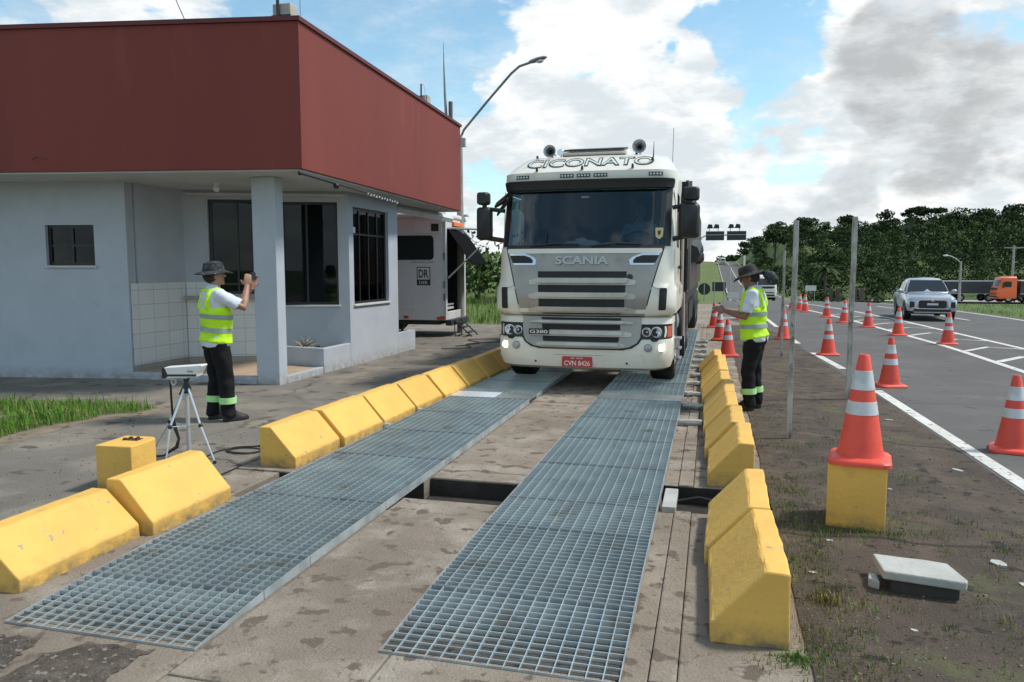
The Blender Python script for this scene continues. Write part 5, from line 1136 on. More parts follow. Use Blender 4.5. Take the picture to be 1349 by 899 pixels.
# ------------------------------------------------------------------ cones
def make_cone():
    t = thing('traffic_cone', 'x', 'traffic cone', (0, 0, 0))
    mb = MB(); r = lambda z: .140 - (z - .06) * (.140 - .034) / .64
    mb.lathe([(.154, .030), (.145, .055), (r(.09), .09), (r(.4), .40), (r(.7), .695), (.028, .703), (.020, .70), (.018, .66)], seg=24); mb.build('cone', 'cone_orange', t)
    mb = MB(); mb.rings([[(x * s, y * s, z) for x, y in [(p[0], p[1]) for p in rrect(-.188, .188, -.188, .188, .06, 4)]] for z, s in ((.0, 1.0), (.022, 1.0), (.034, .93), (.045, .80))]); mb.build('base', 'cone_orange', t, sharp=50)
    for z0, z1 in ((.315, .400), (.475, .600)):
        mb = MB(); mb.lathe([(r(z0), z0), (r(z0) + .0025, z0 + .001), (r(z1) + .0025, z1 - .001), (r(z1), z1)], seg=24); mb.build('reflective_band', 'cone_white', t)
    return t
cones = [(.972, 5.33, .415, 'large traffic cone standing on the square yellow concrete block'), (2.49, 11.75, 0, 'traffic cone on the road edge beside the rear wooden post of the pair'), (2.22, 15.75, 0, 'traffic cone on the road by the dashed edge line'), (2.72, 7.82, 0, 'traffic cone cut off at the right edge of the photo'),
         (5.10, 18.7, 0, 'traffic cone on the hatched island in front of the silver pickup'), (4.57, 20.9, 0, 'traffic cone on the hatched island below the rear wheel of the pickup'), (4.36, 23.6, 0, 'traffic cone on the hatched island left of the silver pickup'), (3.90, 28.4, 0, 'traffic cone near the far tip of the hatched island'),
         (3.62, 32.2, 0, 'nearest of three clustered traffic cones at the tip of the island'), (3.55, 33.6, 0, 'middle of three clustered traffic cones at the tip of the island'), (3.30, 34.0, 0, 'farthest of three clustered traffic cones at the tip of the island'), (1.68, 19.1, 0, 'traffic cone seen between two wooden posts at the road edge'),
         (.33, 15.1, 0, 'traffic cone behind the end of the right kerb row, nearest the standing man'), (.21, 18.5, 0, 'second traffic cone behind the right kerb row, beneath the man\'s hands'), (.10, 22.5, 0, 'traffic cone farthest along the weighing lane'), (4.0, 25.4, 0, 'traffic cone on the island mostly hidden by a wooden post'), (.95, 26.0, 0, 'traffic cone seen just left of the man in the dark hat, beyond his forearm')]
c0 = make_cone()
for k, (x, y, z, lab) in enumerate(cones):
    c = c0 if k == 0 else copy_tree(c0); c.location = (x, y, z + .006 + road_z(y)); c.rotation_euler = (random.uniform(-.02, .02) if k else 0, random.uniform(-.02, .02) if k else 0, random.uniform(-.3, .3) if k else R_(-10)); c['label'] = lab; c['group'] = 'orange and white traffic cones'
# ------------------------------------------------------------------ wooden posts
for k, (x, y, h, w, lab) in enumerate([(.775, 7.86, 2.14, .045, 'tall weathered wooden post nearest the yellow kerb row'), (1.73, 10.45, 2.33, .058, 'tall weathered wooden post standing behind the big traffic cone'), (1.32, 15.3, 2.02, .045, 'shorter weathered wooden post behind the man in the dark hat')]):
    r = random.Random(k); mb = MB(); n = 10
    rr = []
    for i in range(n + 1):
        z = -.05 + (h + .05) * i / n; s = w / 2 * (1 + r.uniform(-.05, .05)); ox = r.uniform(-.003, .003); rr.append([(a * s + ox, b * s, z) for a, b in ((-1, -1), (1, -1), (1, 1), (-1, 1))])
    mb.rings(rr, 0, False); o = mb.build('wooden_post', 'wood_grey', bevel=.004); o.location = (x, y, 0); tag(o, lab, 'wooden post', 'weathered wooden posts on the roadside')
# ------------------------------------------------------------------ tripod with speed camera
t = thing('tripod', 'silver camera tripod standing behind the near left kerb block', 'tripod', (-4.49, 5.72, 0))
mb = MB(); mb.tube([(0, 0, .04), (0, 0, .66)], .018, 10); mb.build('centre_column', M('tripod_silver', (.55, .57, .59), .35, metal=.5), t)
mb = MB(); mb.lathe([(0, .58), (.035, .58), (.04, .62), (.03, .65), (.022, .66), (.02, .69), (.03, .70), (.03, .71), (0, .71)], seg=12); mb.tube([(-.03, 0, .63), (-.07, 0, .56)], .013, 6); mb.build('head', 'black_plastic', t)
for a in (178, 338, 262):
    d = Vector((math.cos(R_(a)), math.sin(R_(a)), 0)); mb = MB(); f = d * (.40 if a != 262 else .26)
    mb.tube([d * .03 + Vector((0, 0, .62)), d * .2 + Vector((0, 0, .31)), f + Vector((0, 0, .02))], [.011, .010, .007], 8); l = mb.build('leg', 'tripod_silver', t)
    mb = MB(); mb.ball(tuple(f + Vector((0, 0, .014))), .016, seg=8, rg=6); mb.build('rubber_foot', 'black_rubber', l); mb = MB(); mb.ball(tuple(d * .2 + Vector((0, 0, .31))), .020, seg=8, rg=6); mb.build('clamp', 'black_plastic', l)
    mb = MB(); mb.tube([(0, 0, .28), tuple(d * .2 + Vector((0, 0, .31)))], .005, 6); mb.build('brace', 'tripod_silver', t)
t = thing('speed_camera', 'white speed measuring camera with black front mounted on the tripod', 'camera', (-4.50, 5.72, .715), R_(14)); t.scale = (.80, .9, 1.15)
mb = MB(); prof = [(-.20, .0), (.16, .012), (.17, .035), (.225, .098), (.215, .105), (-.20, .085)]
mb.prism(prof, 'y', -.07, .07); mb.build('housing', 'white_paint', t, bevel=.014, segs=3)
mb = MB(); mb.prism([(-.225, .002), (-.185, .0), (-.15, .02), (-.19, .086), (-.222, .083)], 'y', -.073, .073); mb.build('front_hood', 'black_plastic', t, bevel=.006)
mb = MB(); mb.box(-.17, .158, -.074, -.071, .018, .034); mb.box(-.17, .158, .071, .074, .018, .034); mb.build('stripe', 'sign_dark', t)
text('lettering', '· Radar', 'sign_dark', t, .08, .014, FRONT(.09, -.0725, .058), .001)
mb = MB(); mb.lathe([(.02, -.012), (.03, -.012), (.03, .012), (.02, .012), (.02, -.012)], (-.13, 0, -.03), 'y', 14); mb.box(-.14, -.12, -.01, .01, -.008, .006); mb.box(-.02, .03, -.03, .03, -.006, .004); mb.build('mount', 'white_metal', t)
o = MB().tube([(-4.64, 5.70, .69), (-4.63, 5.69, .55), (-4.625, 5.69, .40), (-4.60, 5.68, .28), (-4.56, 5.68, .17), (-4.57, 5.66, .10), (-4.66, 5.60, .03), (-4.9, 5.55, .012)], [.009, .009, .010, .016, .012, .018, .009, .009], 8).build('camera_cable', 'black_rubber'); tag(o, 'black cable hanging from the white speed camera beside the tripod', 'cable')
o = MB().tube(spline([(-4.3, 5.6, .009), (-4.35, 5.95, .009), (-4.2, 6.12, .009), (-4.0, 6.10, .009), (-4.02, 5.95, .012), (-4.22, 5.93, .016), (-4.27, 6.08, .018), (-4.05, 6.16, .018), (-3.93, 6.05, .012), (-4.1, 5.9, .012), (-4.3, 6.0, .01), (-4.1, 6.25, .009), (-3.85, 6.6, .009), (-3.9, 7.2, .009), (-4.0, 8.2, .009)]), .006, 6).build('ground_cable', 'black_rubber'); tag(o, 'thin black cable coiled on the pavement behind the left kerb blocks', 'cable')
# ------------------------------------------------------------------ pickup
M('silver_car', (.46, .50, .55), .28, metal=.55, coat=.6)
def car_wheel(parent, x, y, r, w): return wheel(parent, x, y, r, w, seg=24, rim='rim_grey')
pk = thing('pickup', 'silver double cab pickup driving towards the camera on the highway', 'pickup', (6.82, 26.8, road_z(28) + .006), R_(-6)); pk.scale = (.79, .80, .76)
def section(y, z0, z1, w0, w1, wm=None):
    wm = wm or max(w0, w1); zm = z0 + (z1 - z0) * .5
    half = [(0, z0), (w0 * .8, z0), (w0, z0 + .05), (wm, zm - .1), (wm, zm + .12), (w1, z1 - .06), (w1 * .86, z1), (0, z1)]
    return [(x, y, z) for x, z in half] + [(-x, y, z) for x, z in half[::-1][1:-1]]
S = [(0.0, .50, .92, .70, .66, .74), (.06, .38, 1.0, .80, .74, .84), (.25, .36, 1.06, .86, .80, .91), (.9, .40, 1.10, .88, .82, .915), (1.35, .40, 1.14, .88, .84, .915), (1.5, .40, 1.16, .88, .85, .915), (3.4, .42, 1.17, .88, .86, .915), (3.5, .42, 1.10, .88, .86, .915), (5.1, .48, 1.10, .87, .86, .90), (5.2, .55, 1.06, .84, .84, .87)]
mb = MB(); mb.rings([section(*s) for s in S][::-1]); body = mb.build('body', 'silver_car', pk, sharp=35)
def csec(y, z0, z1, w0, w1): half = [(0, z0), (w0, z0), (w0 * .3 + w1 * .7, z0 + (z1 - z0) * .75), (w1, z1 - .07), (w1 * .82, z1), (0, z1 + .02)]; return [(x, y, z) for x, z in half] + [(-x, y, z) for x, z in half[::-1][1:-1]]
mb = MB(); mb.rings([csec(1.42, 1.14, 1.165, .84, .80), csec(2.05, 1.14, 1.70, .85, .66), csec(2.5, 1.14, 1.77, .85, .66), csec(3.2, 1.14, 1.76, .85, .66), csec(3.42, 1.14, 1.68, .85, .65), csec(3.55, 1.14, 1.18, .84, .80)][::-1]); mb.build('cabin', 'silver_car', pk, sharp=35)
mb = MB(); mb.add([(-.77, 1.465, 1.19), (.77, 1.465, 1.19), (.60, 2.02, 1.68), (-.60, 2.02, 1.68)], [(0, 1, 2, 3)]); mb.v = [(x, y - .02, z + .012) for x, y, z in mb.v]; mb.build('windscreen', 'glass_car', pk)
for s in (-1, 1):
    for a, b in ((1.85, 2.55), (2.63, 3.3)): mb = MB(); mb.add([(s * .862, a - (.22 if a < 2 else 0), 1.20), (s * .862, b, 1.20), (s * .715, b, 1.62), (s * .715, a + .16 if a < 2 else a, 1.62)], [(0, 1, 2, 3)]); mb.build('side_window', 'glass_car', pk)
mb = MB(); mb.prism(rrect(-.50, .50, .54, .86, .07), 'y', -.03, .02); mb.box(-.66, .66, -.012, .05, .40, .50); mb.build('grille', 'black_plastic', pk, bevel=.01)
mb = MB(); mb.box(-.46, .46, -.04, .0, .88, .905); mb.box(-.40, .40, -.045, -.02, .935, .955); mb.add([(-.065, -.05, .83), (.065, -.05, .83), (0, -.05, .925), (-.065, -.03, .83), (.065, -.03, .83), (0, -.03, .925)], [(0, 1, 2), (3, 5, 4), (0, 3, 4, 1), (1, 4, 5, 2), (2, 5, 3, 0)]); mb.add([(s * x, -.03 + dy, z) for s in (-1, 1) for dy in (0, .04) for x, z in ((.50, .88), (.56, .90), (.64, .60), (.58, .54))], [(0, 1, 2, 3), (7, 6, 5, 4), (0, 4, 5, 1), (1, 5, 6, 2), (2, 6, 7, 3), (3, 7, 4, 0), (11, 10, 9, 8), (12, 13, 14, 15), (9, 13, 12, 8), (10, 14, 13, 9), (11, 15, 14, 10), (8, 12, 15, 11)]); mb.box(-.58, .58, -.03, .02, .50, .535); mb.build('chrome_trim', 'chrome', pk, bevel=.006)
for s in (-1, 1):
    x0, x1 = sorted((s * .50, s * .83)); mb = MB(); mb.quadbox([(x0, -.01 if s > 0 else .10), (x1, .10 if s > 0 else -.01), (x1, .22), (x0, .22)], .87, .965); mb.build('headlight', 'lens', pk, bevel=.015)
    mb = MB(); x0, x1 = sorted((s * .66, s * .80)); mb.box(x0 - .02, x1 + .02, -.004, .1, .56, .82); mb.build('fog_light', 'black_plastic', pk, bevel=.02)
    mb = MB(); mb.ball((s * 1.03, 1.72, 1.22), .11, .06, .085, 12, 8); mb.tube([(s * .86, 1.72, 1.18), (s * 1.0, 1.72, 1.19)], .03, 6); mb.build('mirror', 'silver_car', pk)
mb = MB(); mb.prism(rrect(-.20, .20, .665, .755, .01), 'y', -.045, -.032); mb.build('number_plate', M('plate_grey', (.6, .62, .64), .5), pk)
mb = MB(); mb.box(-.66, .66, -.015, .06, .33, .395); mb.build('skid_plate', 'rim_grey', pk, bevel=.02); mb = MB(); mb.box(-.8, .8, .3, 5.0, .28, .42); mb.build('underbody', 'black_plastic', pk)
for y in (.95, 4.05):
    for s in (-1, 1):
        car_wheel(pk, s * .80, y, .385, .25); mb = MB(); pts = [(y + .47 * math.cos(R_(k * 15)), .385 + .47 * math.sin(R_(k * 15))) for k in range(13)]
        x0, x1 = sorted((s * .70, s * .925))
        pl_ = [(p[0], p[1]) for p in pts]; mb.prism(pl_, 'x', x0, x1); mb.build('wheel_arch', 'black_plastic', pk)
# ------------------------------------------------------------------ lorries far off
def lorry(label, loc, rz, cabcol, trailer_len=0, trailcol='sign_dark', box=False, topcol='white_metal', group='lorries seen far off'):
    t = thing('lorry', label, 'lorry', loc, R_(rz), group)
    sh = Shell([(.45, 1.15, .1, .3), (.6, 1.22, .0, .3), (1.2, 1.24, .0, .3), (1.9, 1.2, .1, .3), (2.7, 1.15, .35, .3), (2.95, 1.12, .5, .3), (3.1, .95, 1.0, .3)])
    mb = MB(); mb.rings([sh.ring(z, [2.1, 1.2], 8) for z in (.45, .6, 1.2, 1.9, 2.3, 2.7, 2.95, 3.1)]); mb.build('cab', cabcol, t, sharp=35)
    mb = MB(); sh.patch(mb, [(1.9, -1.1, 1.1), (2.3, -1.08, 1.08), (2.68, -1.03, 1.03)], .012, .01, 12); mb.build('windscreen', 'glass_car', t)
    mb = MB()
    for s in (-1, 1): mb.box(*sorted((s * 1.235, s * 1.205)), .7, 1.5, 1.85, 2.5)
    mb.build('side_window', 'glass_car', t)
    mb = MB(); sh.patch(mb, [(.95, -.9, .9), (1.75, -.98, .98)], .012, .01, 10); sh.patch(mb, [(.6, -1.15, 1.15), (.78, -1.15, 1.15)], .012, .01, 10); mb.build('grille', 'black_plastic', t)
    for s in (-1, 1): mb = MB(); mb.box(*sorted((s * 1.30, s * 1.5)), .5, .62, 1.75, 2.4); mb.tube([(s * 1.15, .55, 2.3), (s * 1.4, .55, 2.3)], .03, 6); mb.build('mirror', 'black_plastic', t)
    for y in (1.3, 4.4) if not trailer_len else (1.3, 4.2, 5.4):
        for x in (-1.02, 1.02): wheel(t, x, y, .5, .32, seg=16)
    mb = MB(); mb.box(-.5, .5, .8, 5.9 if trailer_len else 5.0, .6, .95); mb.build('chassis', 'black_plastic', t)
    L0 = 2.5
    if trailer_len:
        mb = MB(); mb.box(-1.26, 1.26, L0, L0 + trailer_len, 1.1, 2.55); mb.build('cargo_body', trailcol, t, bevel=.05)
        mb = MB(); mb.box(-1.29, 1.29, L0 - .02, L0 + trailer_len + .02, 1.0, 1.095); mb.build('side_rail', 'rim_grey', t)
        mb = MB(); mb.box(-1.29, 1.29, L0 - .02, L0 + trailer_len + .02, 2.555, 2.68); mb.build('top_rail', topcol, t, bevel=.03)
        for k in range(3):
            for x in (-1.02, 1.02): wheel(t, x, L0 + trailer_len - 1.3 - k * 1.25, .5, .32, seg=16)
        if trailer_len > 12:
            for k in range(2):
                for x in (-1.02, 1.02): wheel(t, x, L0 + trailer_len * .45 + k * 1.25, .5, .32, seg=16)
    elif box: mb = MB(); mb.box(-1.25, 1.25, 2.3, 7.6, 1.0, 3.3); mb.build('cargo_body', trailcol, t, bevel=.04)
    return t
M('orange_cab', (.75, .13, .025), .4, coat=.3); M('blue_cab', (.03, .09, .19), .4, coat=.3); M('tarp_dark', (.032, .036, .037), .7, var=((.05, .055, .056), 1.2, .4, .6))
lz = lambda x, y: hz(x, y) + .13
lorry('lorry with bright orange cab and dark tarpaulin trailer parked on the far lot', (33.0, 104, lz(34, 104)), 94 - 180, 'orange_cab', 17, 'tarp_dark')
lorry('lorry with blue cab and long dark trailer parked left of the orange cab', (25.6, 110, lz(26, 110)), 97 - 180, 'blue_cab', 14, 'tarp_dark', topcol='rim_grey')
lorry('white lorry with dark grille coming up the highway behind the man in the dark hat', (6.3, 95, road_z(95)), 4, 'cab_white', 12, 'tarp_dark', topcol='tarp_dark')
lorry('small white box lorry far away on the rising highway', (4.6, 360, road_z(360)), 2, 'cab_white', 0, 'white_metal', True)
# ------------------------------------------------------------------ signs, lights, poles along the road
gz = road_z(55)
t = thing('sign_mast', 'pale curved steel mast carrying two dark lit signs over the lane', 'sign mast', (-1.02, 55, hz(-1.0, 55)))
h = 4.0 - hz(-1, 55)
mb = MB(); mb.tube([(0, 0, 0), (0, 0, h - 1.2), (.06, 0, h - .55), (.28, 0, h - .16), (.62, 0, h), (1.2, 0, h), (3.15, 0, h - .04)], [.075, .07, .065, .06, .055, .05, .045], 10); mb.build('mast', 'white_metal', t)
for x0, x1 in ((.54, 1.77), (1.95, 3.23)):
    mb = MB(); mb.box(x0, x1, -.10, -.06, h - .38, h + .25); sg = mb.build('sign_panel', 'sign_dark', t, bevel=.01)
    mb = MB(); mb.box(x0 + .02, x1 - .02, -.115, -.103, h - .02, h + .02); mb.build('panel_rail', 'rim_grey', sg)
    mb = MB()
    for u in (.22, .82): x = x0 + u; mb.tube([(x, -.08, h + .25), (x, -.08, h + .52)], .025, 6)
    mb.tube([(x0 + .22, -.08, h + .50), (x0 + .82, -.08, h + .50)], .02, 6); mb.build('lamp_frame', 'rim_grey', sg)
    for u in (.22, .66): mb = MB(); x = x0 + u; mb.prism([(x - .17, h + .45), (x + .23, h + .45), (x + .20, h + .70), (x - .06, h + .74)], 'y', -.25, .10); mb.build('floodlight', 'black_plastic', sg, bevel=.02)
def sign_post(name, label, x, y, shape, cat='road sign', mat='sign_dark', post='rim_grey'):
    t = thing(name, label, cat, (x, y, hz(x, y))); return t
t = thing('road_sign', 'round road sign seen from its dark back on a single post', 'road sign', (-.45, 50, hz(-.45, 50))); b = .38 - hz(-.45, 50)
mb = MB(); mb.lathe([(0, -.01), (.37, -.01), (.38, 0), (.37, .01), (0, .01)], (0, 0, b), 'y', 24); mb.build('sign_face', 'sign_dark', t); mb = MB(); mb.tube([(0, -.04, -.1), (0, -.04, b + .3)], .035, 8); mb.build('post', 'rim_grey', t)
t = thing('road_sign', 'rectangular road sign seen from its dark back on two posts', 'road sign', (.43, 48, hz(.43, 48))); b = .58 - hz(.43, 48)
mb = MB(); mb.box(-.40, .40, -.012, .012, b - .28, b + .28); mb.build('sign_face', 'sign_dark', t)
for x in (-.27, .29): mb = MB(); mb.tube([(x, -.045, -.1), (x, -.045, b + .26)], .03, 8); mb.build('post', 'rim_grey', t)
t = thing('marker_post', 'pale slim post beside the rectangular sign', 'post', (1.0, 46, hz(1.0, 46))); MB().tube([(0, 0, -.05), (0, 0, 1.9 - hz(1, 46) )], .05, 8).build('pole', 'rim_grey', t)
t = thing('marker_post', 'white pole rising behind the dark hat of the standing man', 'post', (2.9, 75, hz(2.9, 75))); MB().tube([(0, 0, -.05), (0, 0, 2.9 - hz(2.9, 75))], .09, 8).build('pole', 'white_metal', t)
t = thing('barrier', 'low white roadside barrier just beyond the man in the dark hat', 'barrier', (1.5, 42, hz(1.5, 42))); mb = MB(); mb.box(-.7, -.1, -.03, .03, .35, .62); mb.build('panel', 'white_metal', t)
for x in (-.6, -.2): MB().box(x - .03, x + .03, -.025, .025, -.1, .348).build('leg', 'white_metal', t)
t = thing('road_sign', 'small pale rectangular sign in the grass before the dark wood', 'road sign', (10.4, 88, hz(10.4, 88))); b = -.45 - hz(10.4, 88); MB().box(-.55, .55, -.02, .02, b - .28, b + .30).build('sign_face', 'white_metal', t)
for x in (-.4, .4): MB().tube([(x, .03, -.1), (x, .03, b)], .03, 6).build('post', 'rim_grey', t)
for k, (x, lab) in enumerate([(8.75, 'left of the four short timber posts on the far verge'), (9.25, 'second from left of the four short timber posts on the far verge'), (9.85, 'third from left of the four short timber posts on the far verge'), (10.35, 'right of the four short timber posts on the far verge')]):
    o = MB().box(-.14, .14, -.1, .1, -.1, 1.05).build('timber_post', 'bark', bevel=.02); o.location = (x + (.6 if k > 1 else 0), 62, hz(x, 62)); tag(o, lab, 'timber post', 'short timber posts on the far verge')
t = thing('street_lamp', 'grey street lamp by the far lorry lot in front of the wood', 'street lamp', (24.0, 85, hz(24, 85))); b = 2.4 - hz(24, 85)
MB().tube([(0, 0, 0), (0, 0, b)], [.14, .09], 8).build('post', 'concrete', t); mb = MB(); mb.tube([(0, 0, b - .2), (-.3, 0, b + .15), (-.9, 0, b + .5), (-1.2, 0, b + .58)], .05, 6); mb.build('arm', 'rim_grey', t); mb = MB(); mb.ball((-1.4, 0, b + .58), .28, .1, .08); mb.build('lamp_head', 'white_metal', t)
t = thing('utility_pole', 'concrete utility pole with crossarm in front of the forest', 'utility pole', (37, 110, hz(37, 110))); b = 4.6 - hz(37, 110)
MB().tube([(0, 0, 0), (0, 0, b)], [.2, .13], 8).build('pole', 'concrete', t); mb = MB(); mb.box(-1.1, 1.1, -.06, .06, b - .35, b - .22); mb.build('crossarm', 'concrete', t)
mb = MB(); mb.box(-.8, .8, -.02, .02, 0, 0) if False else None
# ------------------------------------------------------------------ vegetation
import array
NORM = []
def leaf_cloud(vs, fs, ms, c, rad, n, size, r, mats=(0, 1, 2), shell=.55, flat=1.0):
    """n leaf clumps through an ellipsoid"""
    for _ in range(n):
        while True:
            p = Vector((r.uniform(-1, 1), r.uniform(-1, 1), r.uniform(-1, 1)))
            l = p.length
            if l <= 1 and l > shell * r.random(): break
        q = Vector((c[0] + p.x * rad[0], c[1] + p.y * rad[1], c[2] + p.z * rad[2]))
        a = Vector((r.gauss(0, 1), r.gauss(0, 1), r.gauss(0, .8))).normalized(); b = a.orthogonal().normalized(); s = size * r.uniform(.6, 1.35)
        b = (Matrix.Rotation(r.random() * 6.28, 3, a) @ b); d = a.cross(b); o = len(vs)
        nn = (p * .8 + a * (.45 if a.dot(p) > 0 else -.45) + Vector((0, 0, .25))).normalized(); NORM.extend((nn, nn, nn, nn))
        if b.cross(d).dot(nn) < 0: d = -d
        vs += [q + b * s * .5, q + d * s * .28, q - b * s * .5, q - d * s * .28]
        fs.append((o, o + 1, o + 2, o + 3)); ms.append(mats[int(r.random() ** 1.3 * len(mats))])
def finish(name, vs, fs, ms, mats, parent=None):
    mb = MB(); mb.v = [tuple(v) for v in vs]; mb.f = fs; mb.m = ms; mb.sm = [False] * len(fs); ob = mb.build(name, mats, parent)
    if len(NORM) == len(vs) and len(ob.data.vertices) == len(vs):
        ob.data.polygons.foreach_set('use_smooth', [True] * len(ob.data.polygons)); ob.data.normals_split_custom_set_from_vertices(NORM)
    NORM.clear(); return ob
LM = ['leaf_dark', 'leaf_mid', 'leaf_light', 'leaf_olive']
# the wood on the hill: one mass
r = random.Random(11); vs, fs, ms = [], [], []; cnt = 0
Y = 124.0
while Y < 425:
    st = 4.9 + (Y - 116) * .011; x = 4.0
    while x < min(Y * .47 + 12, 150):
        xx, yy = x + r.uniform(-1.6, 1.6), Y + r.uniform(-1.6, 1.6)
        d = xx - road_left(yy) - 8.5; az = math.degrees(math.atan2(xx, yy))
        edge = 9 - 5.0 * smoothstep(130, 160, yy) - 2.2 * smoothstep(190, 235, yy) + max(0, 150 - yy) * .05 + 3 * math.sin(yy * .11) * (1 - smoothstep(190, 235, yy))
        ok = d > edge and az < 24
        if yy < 200 and xx < 13: ok = False
        if ok:
            z = hz(xx, yy); conif = (yy < 165 and xx > 26) and r.random() < .8
            H = (r.uniform(8.0, 11.0) if conif else r.uniform(4.8, 9.6)) * (1.0 if d > edge + 5 else .62) * (1 - .35 * (1 - smoothstep(8, 22, d)) * smoothstep(190, 230, yy)); tone = r.random(); TM = (0, 0, 0, 1) if tone < .35 else ((0, 1, 1) if tone < .62 else ((1, 1, 3) if tone < .85 else (1, 3, 3, 2)))
            n = 300 if yy < 150 else (210 if yy < 260 else 110); sz = .45 if yy < 150 else (.58 if yy < 260 else .85)
            if conif:
                for q in range(5): u = q / 4.; leaf_cloud(vs, fs, ms, (xx, yy, z + H * (.14 + .80 * u)), (1.7 * (1.12 - u) + .3, 1.7 * (1.12 - u) + .3, H * .12), n // 4, sz * .85, r, TM)
            else:
                k = r.choice((2, 3, 3, 4)); leaf_cloud(vs, fs, ms, (xx, yy, z + H * .32), (1.8, 1.8, H * .30), n // 4, sz, r, (0, 0, 0, 1))
                for q in range(k): leaf_cloud(vs, fs, ms, (xx + r.uniform(-1.5, 1.5), yy + r.uniform(-1.5, 1.5), z + H * r.uniform(.62, .92)), (r.uniform(1.4, 2.5), r.uniform(1.4, 2.5), r.uniform(.7, 1.3)), int(n * 1.25) // k, sz, r, TM)
            cnt += 1
        x += st
    Y += st
tag(finish('forest', vs, fs, ms, LM), kind='stuff')
# trees one can tell apart
def tree(name, label, x, y, H, crowns, trunk_r, group=None, leaf=.8, n=160, mats=(0, 0, 1), base=None, seed=1, lean=0.0):
    z = (hz(x, y) if base is None else base) - .1
    t = thing(name, label, 'tree', (x, y, z), 0, group); r = random.Random(seed)
    mb = MB(); top = max(c[2] for c in crowns) * H
    mb.tube([(0, 0, 0), (lean * .3, 0, top * .4), (lean, 0, top)], [trunk_r, trunk_r * .75, trunk_r * .25], 8)
    for c in crowns: mb.tube([(lean * .5, 0, c[2] * H * .55), (c[0] * .6, c[1] * .6, c[2] * H * .85), (c[0], c[1], c[2] * H)], [trunk_r * .4, trunk_r * .28, trunk_r * .1], 6)
    mb.build('trunk', 'bark', t); vs, fs, ms = [], [], []
    for c in crowns: leaf_cloud(vs, fs, ms, (c[0], c[1], c[2] * H), c[3], int(n * c[4]) if len(c) > 4 else n, leaf, r, mats)
    finish('crown', vs, fs, ms, LM, t); return t
def onray(px, Y): return (px - 937) / 1000 * Y * 1.05
G1 = 'single trees standing out on the ridge of the wooded hill'
def ridge_tree(px, ytop, Y, kind, lab, seed):
    x = pixdir(px, 300); x = x.x / x.y * Y; d = pixdir(px, ytop); zt = 1.68 + d.z / d.y * Y; z0 = hz(x, Y); H = max(6, zt - z0); r = random.Random(seed)
    if kind == 'umbrella': cr = [(r.uniform(-2.6, 2.6), r.uniform(-2, 2), r.uniform(.86, .98), (1.9, 1.9, .7), .6) for _ in range(6)]
    else: cr = [(r.uniform(-2.2, 2.2), r.uniform(-2, 2), r.uniform(.55, .92), (2.1, 2.1, 1.5), .7) for _ in range(6)]
    tree('ridge_tree', lab, x, Y, H, cr, .35, G1, 1.0, 150, (0, 0, 1), seed=seed)
for k, (px, yt, Y, kind, lab) in enumerate([(981, 322, 330, 'round', 'dark round tree standing alone beside the top of the rising road'), (1022, 295, 235, 'round', 'dark bushy tree at the left end of the wooded ridge'), (1062, 289, 240, 'round', 'dark broad tree on the ridge, second from its left end'), (1115, 287, 240, 'round', 'dark broad tree on the ridge above the pair of wooden posts'),
        (1168, 276, 235, 'round', 'tallest rounded dark tree rising at the middle of the ridge'), (1200, 276, 230, 'umbrella', 'wide flat crowned tree against the clouds at the middle of the ridge'), (1226, 277, 230, 'umbrella', 'second flat crowned tree on the ridge, touching the first one'), (1262, 283, 235, 'round', 'low broad dark tree on the ridge right of the flat crowned pair'), (1300, 275, 230, 'round', 'dark broad tree on the ridge near the right edge'), (1333, 271, 225, 'round', 'highest dark tree on the ridge at the right edge')]):
    ridge_tree(px, yt - 2, Y + 25, kind, lab, 30 + k)
# palm-like tree before the wood
t = thing('palm_tree', 'small pale palm tree standing in front of the dark wood', 'palm tree', (13.4, 100, hz(13.4, 100))); H = 1.5 - hz(13.4, 100)
MB().tube([(0, 0, 0), (.05, 0, H)], [.16, .12], 8).build('trunk', 'bark', t); vs, fs, ms = [], [], []; r = random.Random(3)
for k in range(22):
    a = r.random() * 6.28; up = r.uniform(-.2, 1.0); p = Vector((0, 0, H))
    for s in range(4):
        q = p + Vector((math.cos(a) * .55, math.sin(a) * .55, (up - s * .45) * .45)); w = Vector((-math.sin(a), math.cos(a), 0)) * .16; o = len(vs); vs += [p - w, p + w, q + w * .8, q - w * .8]; fs.append((o, o + 1, o + 2, o + 3)); ms.append(1); p = q
finish('fronds', vs, fs, ms, LM, t)
def shrub(name, label, x, y, rad, n, size, mats, group, seed, z=None):
    z = hz(x, y) if z is None else z; t = thing(name, label, 'shrub', (x, y, z - .05), 0, group); r = random.Random(seed); vs, fs, ms = [], [], []
    for k in range(5): leaf_cloud(vs, fs, ms, (r.uniform(-.5, .5) * rad[0], r.uniform(-.5, .5) * rad[1], rad[2] * r.uniform(.35, .75)), (rad[0] * .62, rad[1] * .62, rad[2] * .5), n // 5, size, r, mats)
    finish('foliage', vs, fs, ms, LM, t); mb = MB(); mb.tube([(0, 0, 0), (.02, 0, rad[2] * .6)], [.05, .02], 6); mb.build('stem', 'bark', t)
